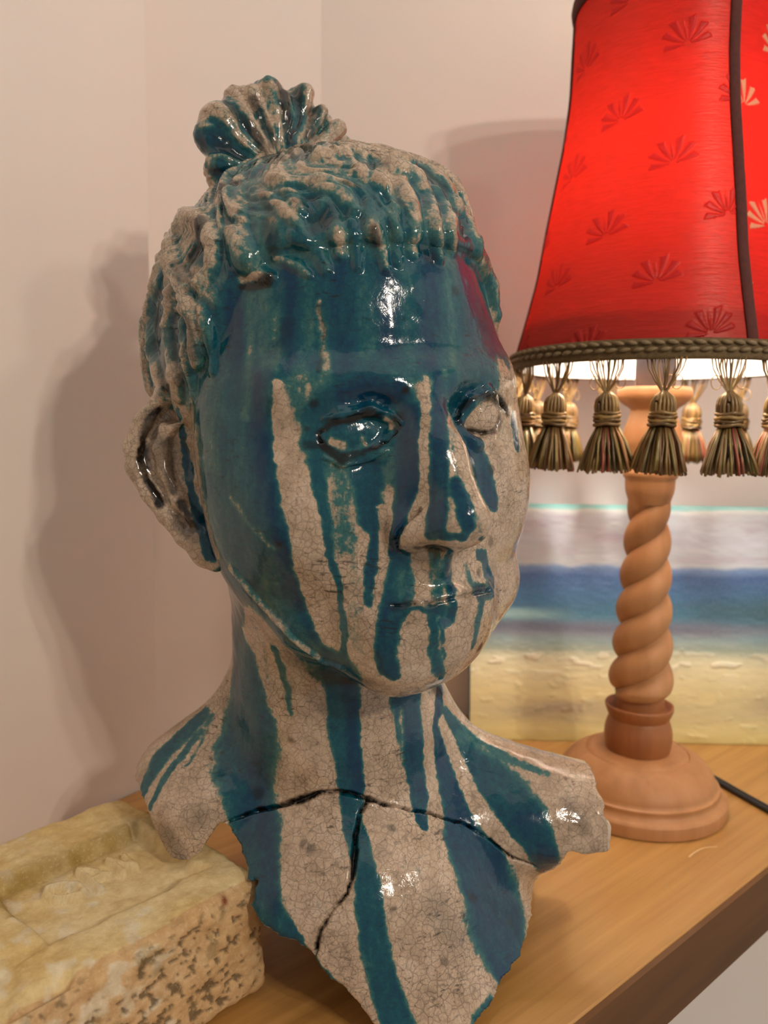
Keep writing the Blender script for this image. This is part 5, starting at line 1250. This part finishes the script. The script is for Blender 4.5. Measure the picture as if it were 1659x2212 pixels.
# ---------------------------------------------------------------- table lamp
LX, LY = 0.1818, 0.5380
FRONT = math.atan2(-LY, -LX)
SHX = 0.0012
def build_lamp():
    root = empty('table_lamp', (LX, LY, -H), 0)
    tag(root, 'lit table lamp with barley-twist wooden stem and red tasselled fabric shade', 'lamp')
    def Z(z): return z + H
    # turned base
    pr = [(0, 0.0), (0.0588, 0.0), (0.0600, 0.0008), (0.0602, 0.0095), (0.0598, 0.0104), (0.0580, 0.0118), (0.0556, 0.0142), (0.0547, 0.0168), (0.0550, 0.0178), (0.0548, 0.0192), (0.0535, 0.0200), (0.0528, 0.0204),
          (0.0524, 0.0225), (0.0510, 0.0265), (0.0480, 0.0318), (0.0435, 0.0366), (0.0385, 0.0400), (0.0352, 0.0414), (0.0345, 0.0416), (0.0341, 0.0409), (0.0337, 0.0417), (0.0300, 0.0428), (0.0245, 0.0436), (0, 0.0437)]
    v, f = lathe(pr, 128)
    o = mesh_obj('lamp_base', v, f, M['lampwood'], root)
    o.data.set_sharp_from_angle(angle=math.radians(50))
    # foot of the stem: ball, ring and cup
    pr = smooth_prof([(0.0208, 0.0432), (0.0214, 0.0450), (0.0224, 0.0520), (0.0222, 0.0580), (0.0206, 0.0640), (0.0197, 0.0662)], 6) + \
         [(0.0200, 0.0668), (0.0212, 0.0690), (0.0224, 0.0722), (0.0227, 0.0742), (0.0224, 0.0752), (0.0214, 0.0750), (0.0196, 0.0728), (0.0172, 0.0718), (0.0165, 0.0740), (0.0162, 0.0800), (0.0164, 0.0850), (0.0, 0.0852)]
    v, f = lathe(pr, 96)
    o = mesh_obj('stem_foot', v, f, M['lampdark'], root)
    tag(o, 'darker stained turned foot of the stem')
    # twisted stem
    z0, z1 = 0.0800, 0.2195
    pitch = 0.0470
    n, m = 96, 220
    v, f = [], []
    for j in range(m + 1):
        z = z0 + (z1 - z0) * j / m
        t = (z - z0) / (z1 - z0)
        R = 0.0222 + (0.0134 - 0.0222) * t
        R *= min(1.0, 0.74 + 0.26 * math.sqrt(max(0, min(1, (z - z0) / 0.007))))
        for i in range(n):
            a = 2 * math.pi * i / n
            ps = a - 2 * math.pi * z / pitch + 0.4
            c = abs(math.cos(ps))
            r = R * (0.70 + 0.30 * (c ** 0.62))
            v.append((r * math.cos(a), r * math.sin(a), z))
    for j in range(m):
        for i in range(n):
            a, b = j * n + i, j * n + (i + 1) % n
            f.append((a, b, b + n, a + n))
    f.append(tuple(range(n - 1, -1, -1))); f.append(tuple(range(m * n, m * n + n)))
    mesh_obj('twisted_stem', v, f, M['lampwood'], root)
    pr = smooth_prof([(0.0128, 0.2125), (0.0140, 0.2160), (0.0156, 0.2215), (0.0160, 0.2275)], 5) + [(0.0160, 0.2290), (0.0174, 0.2310), (0.0177, 0.2330), (0.0174, 0.2346), (0.0150, 0.2352)] + \
         smooth_prof([(0.0150, 0.2352), (0.0172, 0.2440), (0.0190, 0.2535), (0.0178, 0.2630), (0.0148, 0.2720), (0.0150, 0.2755), (0.0200, 0.2790), (0.0236, 0.2830), (0.0238, 0.2870), (0.0226, 0.2895)], 6) + [(0, 0.2897)]
    v, f = lathe(pr, 96)
    mesh_obj('stem_collar', v, f, M['lampwood'], root)
    # bulb holder and bulb
    grey = mat_plain('grey_plastic', srgb(96, 98, 110), 0.4)
    v, f = lathe([(0, 0.2895), (0.0125, 0.2895), (0.0125, 0.318), (0.0145, 0.320), (0.0145, 0.334), (0.0120, 0.336), (0.0120, 0.358), (0.0135, 0.360), (0.0135, 0.367), (0, 0.367)], 40)
    mesh_obj('bulb_holder', v, f, grey, root)
    tb = NT('lit_bulb_glass')
    tb.set(Base_Color=(1.0, 0.9, 0.75), Roughness=0.3)
    tb.b.inputs['Emission Color'].default_value = (1.0, 0.97, 0.90, 1)
    tb.b.inputs['Emission Strength'].default_value = 165.0
    v, f = lathe(smooth_prof([(0.0, 0.3670), (0.0100, 0.3672), (0.0110, 0.372), (0.0150, 0.388), (0.0170, 0.410), (0.0168, 0.432), (0.0140, 0.447), (0.0070, 0.455), (0.0, 0.4562)], 6), 40)
    mesh_obj('light_bulb', v, f, tb.m, root)
    # ---- shade
    prof = np.array([(0.2690, 0.0602), (0.2600, 0.0600), (0.2422, 0.0605), (0.2144, 0.0610), (0.1863, 0.0640), (0.1579, 0.0690), (0.1292, 0.0740), (0.1001, 0.0785), (0.0706, 0.0858), (0.0498, 0.0915), (0.0420, 0.0920)])[::-1]
    def rad(z): return np.interp(z, prof[:, 0], prof[:, 1])
    zs = np.linspace(0.0420, 0.2690, 260)
    kern = np.ones(17) / 17
    rr = np.convolve(np.pad(rad(zs), 8, mode='edge'), kern, mode='valid')
    def rad2(z): return np.interp(z, zs, rr)
    RIBS = [math.radians(32), math.radians(152), math.radians(273)]
    def mat_shade(name, red, motif_col, gloss):
        t = NT(name)
        t.t.nodes.remove(t.b)
        P = t.obj()
        mo = t.attr('motif').outputs['Fac']
        sl = t.noise(t.mapping(P, (90, 90, 700)), 1.0, 4, 0.6)       # slubs run round the shade
        c = t.mix(t.maprange(sl, 0.3, 0.72, 0.0, 0.5), red, tuple(x * 0.62 for x in red))
        c = t.mix(mo, c, motif_col)
        df = t.n('ShaderNodeBsdfDiffuse'); t.l(c, df.inputs['Color'])
        tr = t.n('ShaderNodeBsdfTranslucent')
        ct = t.mix(mo, (0.72, 0.016, 0.006), tuple(min(1, x * 1.0) for x in motif_col)); t.l(t.mix(t.maprange(sl, 0.3, 0.72, 0, 0.4), ct, (0.50, 0.009, 0.004)), tr.inputs['Color'])
        ms = t.n('ShaderNodeMixShader'); ms.inputs[0].default_value = 0.088
        t.l(df.outputs[0], ms.inputs[1]); t.l(tr.outputs[0], ms.inputs[2])
        gl = t.n('ShaderNodeBsdfGlossy'); gl.inputs['Roughness'].default_value = 0.34; gl.inputs['Color'].default_value = (1, 0.75, 0.68, 1)
        bp = t.n('ShaderNodeBump'); bp.inputs['Strength'].default_value = 0.5; bp.inputs['Distance'].default_value = 0.001
        t.l(t.math('ADD', sl, t.math('MULTIPLY', mo, 0.8)), bp.inputs['Height'])
        t.l(bp.outputs[0], gl.inputs['Normal']); t.l(bp.outputs[0], df.inputs['Normal'])
        m2 = t.n('ShaderNodeMixShader'); m2.inputs[0].default_value = gloss
        t.l(ms.outputs[0], m2.inputs[1]); t.l(gl.outputs[0], m2.inputs[2])
        t.l(m2.outputs[0], t.out.inputs['Surface'])
        return t.m
    red_a = (0.50, 0.022, 0.013)
    MS = [mat_shade('red_silk_satin', red_a, (0.40, 0.010, 0.010), 0.03), mat_shade('red_silk_reverse', (0.60, 0.02, 0.015), (0.52, 0.25, 0.15), 0.015)]
    def motif(u, zz):
        """embroidered fans on a staggered lattice; u is metres round the shade"""
        m = np.zeros(len(u))
        du, dv = 0.0330, 0.0665
        for c in range(-7, 8):
            cu = c * du + 0.004
            for q in range(-1, 6):
                cz = 0.046 + q * dv + (0.5 * dv if c % 2 else 0.0) + 0.004 * (c % 3)
                tilt = 0.25
                x, y = u - cu, zz - cz
                x, y = x * math.cos(tilt) + y * math.sin(tilt), -x * math.sin(tilt) + y * math.cos(tilt)
                r = np.hypot(x, y); ph = np.arctan2(x, y)
                lim = 0.0150 * (1 - 0.20 * (ph / 1.6) ** 2) + 0.0010 * np.cos(ph * 12)
                body = (np.abs(ph) < 1.75) & (r < lim) & (r > 0.0018)
                side = np.cos(ph * 12.0 + np.sign(ph) * (r / 0.015) * 2.0)
                w = sstep(-0.5, 0.4, side) * body
                m = np.maximum(m, w)
        return m
    for pi in range(3):
        a0, a1 = RIBS[pi], (RIBS + [RIBS[0] + 2 * math.pi])[pi + 1]
        na, nz = 260, 360
        A = np.linspace(a0, a1, na + 1); ZZ = np.linspace(0.0435, 0.2680, nz + 1)
        AA, Z2 = [x.ravel() for x in np.meshgrid(A, ZZ, indexing='ij')]
        mid = (AA - (a0 + a1) / 2)
        R = rad2(Z2)
        mo = motif(mid * R, Z2)
        R = R + 0.00035 * mo
        V = np.stack([R * np.cos(FRONT + AA) + SHX, R * np.sin(FRONT + AA), Z2 + H], 1)
        i, j = np.meshgrid(np.arange(na), np.arange(nz), indexing='ij')
        k = (i * (nz + 1) + j).ravel()
        Q = np.stack([k, k + nz + 1, k + nz + 2, k + 1], 1)
        o = np_mesh('shade_panel', V, Q, MS[1 if pi == 0 else 0], root)
        set_attr(o.data, 'motif', mo)
    # white inner lining and an added opaque band that darkens the shade's foot
    tl = NT('cream_shade_lining')
    tl.t.nodes.remove(tl.b)
    df = tl.n('ShaderNodeBsdfDiffuse'); df.inputs['Color'].default_value = (0.62, 0.57, 0.50, 1)
    tr = tl.n('ShaderNodeBsdfTranslucent'); tr.inputs['Color'].default_value = (0.9, 0.84, 0.74, 1)
    ms = tl.n('ShaderNodeMixShader'); ms.inputs[0].default_value = 0.38
    tl.l(df.outputs[0], ms.inputs[1]); tl.l(tr.outputs[0], ms.inputs[2]); tl.l(ms.outputs[0], tl.out.inputs['Surface'])
    v, f = lathe([(float(rad2(z)) - 0.0022, z + H) for z in np.linspace(0.0405, 0.2685, 60)], 96)
    o = mesh_obj('shade_lining', [(x + SHX, y, z) for x, y, z in v], f, tl.m, root)
    v, f = lathe([(float(rad2(z)) - 0.0030, z + H) for z in np.linspace(0.0405, 0.0680, 14)] + [(float(rad2(z)) - 0.0040, z + H) for z in np.linspace(0.0680, 0.0405, 14)], 96)
    mesh_obj('inner_light_block', [(x + SHX, y, z) for x, y, z in v], f, mat_plain('cream_light_block', (0.75, 0.70, 0.62), 0.8), root)
    # dark bindings: three ribs, top edge
    tape = mat_plain('maroon_binding_tape', srgb(84, 32, 24), 0.8, 300, 0.2)
    def ribband(par):
        for a in RIBS:
            V, F_ = [], []
            zz = np.linspace(0.0430, 0.2700, 80)
            for z in zz:
                R = float(rad2(z))
                hw = 0.0036 / R
                for da, dr in ((-1.0, 0.0002), (-0.8, 0.0012), (-0.3, 0.0018), (0.3, 0.0018), (0.8, 0.0012), (1.0, 0.0002), (0.6, -0.0004), (-0.6, -0.0004)):
                    V.append(((R + dr) * math.cos(FRONT + a + da * hw) + SHX, (R + dr) * math.sin(FRONT + a + da * hw), z + H))
            for j in range(len(zz) - 1):
                for i in range(8):
                    p_, q_ = j * 8 + i, j * 8 + (i + 1) % 8
                    F_.append((p_, q_, q_ + 8, p_ + 8))
            F_.append(tuple(range(7, -1, -1))); F_.append(tuple(range(len(V) - 8, len(V))))
            mesh_obj('rib_binding', V, F_, tape, par)
    ribband(root)
    # gathered top binding with a scalloped roll
    V, F_ = [], []
    n = 180
    for i in range(n):
        a = 2 * math.pi * i / n
        R = 0.0606
        for k in range(10):
            w = 2 * math.pi * k / 10
            V.append(((R + 0.0026 * math.cos(w)) * math.cos(FRONT + a) + SHX, (R + 0.0026 * math.cos(w)) * math.sin(FRONT + a), 0.2665 + 0.0052 * math.sin(w) + H))
    for i in range(n):
        for k in range(10):
            F_.append((i * 10 + k, ((i + 1) % n) * 10 + k, ((i + 1) % n) * 10 + (k + 1) % 10, i * 10 + (k + 1) % 10))
    mesh_obj('top_binding', V, F_, tape, root)
    # braid along the lower edge: a flat tape and two rows of plaited stitches
    braid = mat_plain('olive_braid', srgb(104, 82, 48), 0.75, 500, 0.3)
    braid2 = mat_plain('grey_gold_stitch', srgb(132, 112, 80), 0.6, 500, 0.25)
    RB = 0.0932
    v, f = lathe([(RB - 0.0012, 0.0400 + H), (RB + 0.0008, 0.0400 + H), (RB + 0.0012, 0.0420 + H), (RB + 0.0006, 0.0445 + H), (RB + 0.0012, 0.0470 + H), (RB + 0.0006, 0.0510 + H), (RB - 0.0012, 0.0515 + H), (RB - 0.0012, 0.0400 + H)], 128)
    tp = mesh_obj('braid_trim', [(x + SHX, y, z) for x, y, z in v], f, braid, root)
    parts = []
    nb = 84
    for row, zc in enumerate((0.0489, 0.0452)):
        for i in range(nb):
            a = FRONT + 2 * math.pi * (i + 0.5 * row) / nb
            path = []
            for s in range(5):
                t = s / 4 - 0.5
                aa = a + t * 2 * math.pi / nb * 0.86
                path.append(((RB + 0.0016 + 0.0006 * (1 - 4 * t * t)) * math.cos(aa) + SHX, (RB + 0.0016 + 0.0006 * (1 - 4 * t * t)) * math.sin(aa), zc + t * 0.0011 * (1 if row else -1) + H))
            parts.append(tube(path, [0.0005, 0.0011, 0.0013, 0.0011, 0.0005], 6))
    v, f = join(parts)
    st = mesh_obj('braid_stitches', v, f, braid2, tp)
    st['kind'] = 'stuff'
    # tassels: knotted fringe threads, turned head, bound neck, flared skirt
    tt = NT('gold_silk_thread')
    cc = tt.attr('Col').outputs['Color']
    tt.t.nodes.remove(tt.b)
    df = tt.n('ShaderNodeBsdfDiffuse'); tt.l(cc, df.inputs['Color'])
    tr = tt.n('ShaderNodeBsdfTranslucent'); tt.l(cc, tr.inputs['Color'])
    gl = tt.n('ShaderNodeBsdfGlossy'); gl.inputs['Roughness'].default_value = 0.4; gl.inputs['Color'].default_value = (1, 0.85, 0.6, 1)
    ms = tt.n('ShaderNodeMixShader'); ms.inputs[0].default_value = 0.35
    m2 = tt.n('ShaderNodeMixShader'); m2.inputs[0].default_value = 0.10
    tt.l(df.outputs[0], ms.inputs[1]); tt.l(tr.outputs[0], ms.inputs[2]); tt.l(ms.outputs[0], m2.inputs[1]); tt.l(gl.outputs[0], m2.inputs[2]); tt.l(m2.outputs[0], tt.out.inputs['Surface'])
    gold = [srgb(164, 126, 72), srgb(134, 100, 56), srgb(184, 148, 88), srgb(108, 78, 44), srgb(148, 112, 66)]
    odd = [srgb(190, 92, 78), srgb(206, 176, 160)]
    def coloured(name, parts, cols):
        v, f = join([p[:2] for p in parts])
        me = bpy.data.meshes.new(name)
        me.from_pydata(v, [], f)
        me.polygons.foreach_set('use_smooth', [True] * len(me.polygons))
        me.update(); me.materials.append(tt.m)
        C = np.concatenate([np.tile(c, (len(p[0]), 1)) for p, c in zip(parts, cols)])
        set_col(me, 'Col', C)
        return me
    variants = []
    for q in range(4):
        R_ = random.Random(100 + q)
        # local frame: x along the rim, y outward, z up; origin at the braid's lower edge
        fr, fc = [], []
        for i in range(15):
            t = (i - 7) / 7.0
            x0 = t * 0.0098 + R_.uniform(-1, 1) * 0.0008
            bow = R_.uniform(-0.0012, 0.0012)
            path = [(x0, R_.uniform(-.0006, .0006), 0.001), (x0 * 0.86 + bow, 0.0004, -0.005), (x0 * 0.5 + bow, 0.0004, -0.0115), (x0 * 0.16, 0.0, -0.0172), (0, 0, -0.0192)]
            fr.append(tube(path, 0.00045, 4)); fc.append(R_.choice(gold))
        for i in range(2):                                        # loose loops
            sx = R_.uniform(-1, 1) * 0.008
            path = [(sx + 0.0030 * math.sin(w), 0.001, -0.0085 - 0.0055 * (1 - math.cos(w)) * 0.7) for w in np.linspace(0, 2 * math.pi, 14)]
            fr.append(tube(path, 0.0003, 4)); fc.append(gold[2])
        hd, hc = [], []
        prh = [(0.0009, -0.0180), (0.0022, -0.0190), (0.0046, -0.0208), (0.0059, -0.0242), (0.0060, -0.0280), (0.0052, -0.0310)]
        for i in range(18):
            a = 2 * math.pi * i / 18
            path = [(r * math.cos(a), r * math.sin(a) * 0.9, z) for r, z in smooth_prof(prh, 3)]
            hd.append(tube(path, 0.00105, 5)); hc.append(R_.choice(gold))
        bd, bc = [], []
        for k, (z, r) in enumerate(((-0.0296, 0.0064), (-0.0317, 0.0068), (-0.0338, 0.0066), (-0.0358, 0.0067))):
            path = [((r + 0.0004 * math.sin(7 * w + k)) * math.cos(w), (r + 0.0004 * math.sin(7 * w + k)) * math.sin(w) * 0.9, z + 0.0004 * math.sin(3 * w + k * 2)) for w in np.linspace(0, 2 * math.pi, 25)]
            bd.append(tube(path, 0.0011, 5, False)); bc.append(gold[(k + q) % 5])
        sk, sc_ = [], []
        for i in range(110):
            a = R_.uniform(0, 2 * math.pi); w = math.sqrt(R_.uniform(0.05, 1))
            fl = R_.uniform(0.90, 1.08) * (1.25 if R_.random() < 0.04 else 1)
            L = R_.uniform(0.0255, 0.0285)
            r0, r1 = 0.0050 * w, 0.0162 * w * fl
            cx, cy = math.cos(a), math.sin(a) * 0.72
            bend = R_.uniform(-0.001, 0.001)
            path = [(r0 * cx, r0 * cy, -0.0350), ((r0 * .55 + r1 * .45 + .0006) * cx, (r0 * .55 + r1 * .45 + .0006) * cy, -0.0350 - L * 0.40), ((r0 * .2 + r1 * .8) * cx + bend, (r0 * .2 + r1 * .8) * cy, -0.0350 - L * 0.75), (r1 * cx + bend, r1 * cy, -0.0350 - L)]
            sk.append(tube(path, [0.0007, 0.0009, 0.0009, 0.0007], 4)); sc_.append(R_.choice(odd) if R_.random() < 0.08 else tuple(x * R_.uniform(0.7, 1.1) for x in R_.choice(gold)))
        variants.append((coloured('tassel_head', hd, hc), coloured('fringe_threads', fr, fc), coloured('binding_cord', bd, bc), coloured('tassel_skirt', sk, sc_)))
    NTAS = 18
    for i in range(NTAS):
        a = math.radians(3.0 + i * 360.0 / NTAS + random.uniform(-1.2, 1.2))
        va = variants[i % 4]
        t = bpy.data.objects.new('tassel', va[0]); COL.objects.link(t); t.parent = root
        t.location = (RB * math.cos(FRONT + a) + SHX, RB * math.sin(FRONT + a), 0.0402 + H)
        t.rotation_euler = (random.uniform(-.04, .04), random.uniform(-.05, .05), FRONT + a + math.pi / 2 + random.uniform(-.2, .2))
        for nm, me in zip(('fringe_threads', 'binding_cord', 'tassel_skirt'), va[1:]):
            c = bpy.data.objects.new(nm, me); COL.objects.link(c); c.parent = t
    for c in root.children:
        if c.name.startswith('lamp_base'): c.scale = (1.015, 1.015, 0.867)
        else:
            c.scale = (1.027, 1.027, 1.027)
            c.location = (c.location.x * 1.027, c.location.y * 1.027, c.location.z * 1.027 - 0.007)
    # twin flex running off over the table
    cordm = mat_plain('black_rubber_flex', srgb(34, 32, 34), 0.35)
    pth = [(0.2320, 0.5560), (0.2420, 0.5740), (0.2475, 0.5740), (0.2536, 0.5601), (0.2597, 0.5432), (0.2684, 0.5205), (0.2770, 0.4960)]
    sm = smooth_prof_xy(pth, 8)
    parts = []
    for sg in (-1, 1):
        path = []
        for i in range(len(sm)):
            a, b = sm[max(i - 1, 0)], sm[min(i + 1, len(sm) - 1)]
            d = np.array(b) - np.array(a); d /= np.linalg.norm(d)
            nn = np.array([-d[1], d[0]]) * 0.0017 * sg
            path.append((sm[i][0] + nn[0] - LX, sm[i][1] + nn[1] - LY, 0.0020))
        parts.append(tube(path, 0.0018, 10))
    v, f = join(parts)
    o = mesh_obj('power_cord', v, f, cordm, root)
    tag(o, 'black twin power cord')
    return root

def smooth_prof_xy(pts, steps):
    P = [np.array(p, float) for p in pts]
    P = [2 * P[0] - P[1]] + P + [2 * P[-1] - P[-2]]
    out = []
    for i in range(1, len(P) - 2):
        for s in range(steps):
            t = s / steps
            a, b, c, d = P[i - 1], P[i], P[i + 1], P[i + 2]
            out.append(0.5 * ((2 * b) + (c - a) * t + (2 * a - 5 * b + 4 * c - d) * t * t + (3 * b - a - 3 * c + d) * t ** 3))
    out.append(P[-2])
    return [tuple(x) for x in out]
build_lamp()

# pale scratches on the table by the lamp
def build_scratches():
    tb = bpy.data.objects['corner_shelf']
    mt = mat_plain('bare_scratched_wood', srgb(222, 186, 134), 0.7)
    e0 = np.array([0.0862, 0.3220]); n = np.array([-ED[1], ED[0]])
    for pts in ([(0.1907, 0.4605), (0.1962, 0.4660), (0.2043, 0.4716), (0.2133, 0.4735)], [(0.2010, 0.4600), (0.2035, 0.4570)], [(0.2040, 0.4505), (0.2052, 0.4490)]):
        w = 0.0007 if len(pts) > 2 else 0.0004
        L = [((np.array(p) - e0) @ ED, (np.array(p) - e0) @ n) for p in smooth_prof_xy(pts, 6)]
        V, F_ = [], []
        for i, p in enumerate(L):
            k = w * (0.4 + 0.6 * abs(math.sin(i * 1.3)))
            V += [(p[0], p[1] - k, 0.0001), (p[0], p[1] + k, 0.0001), (p[0], p[1], 0.00022)]
        for i in range(len(L) - 1):
            a, b = i * 3, i * 3 + 3
            F_ += [(a, a + 2, b + 2, b), (a + 2, a + 1, b + 1, b + 2)]
        mesh_obj('scratch', V, F_, mt, tb)
build_scratches()
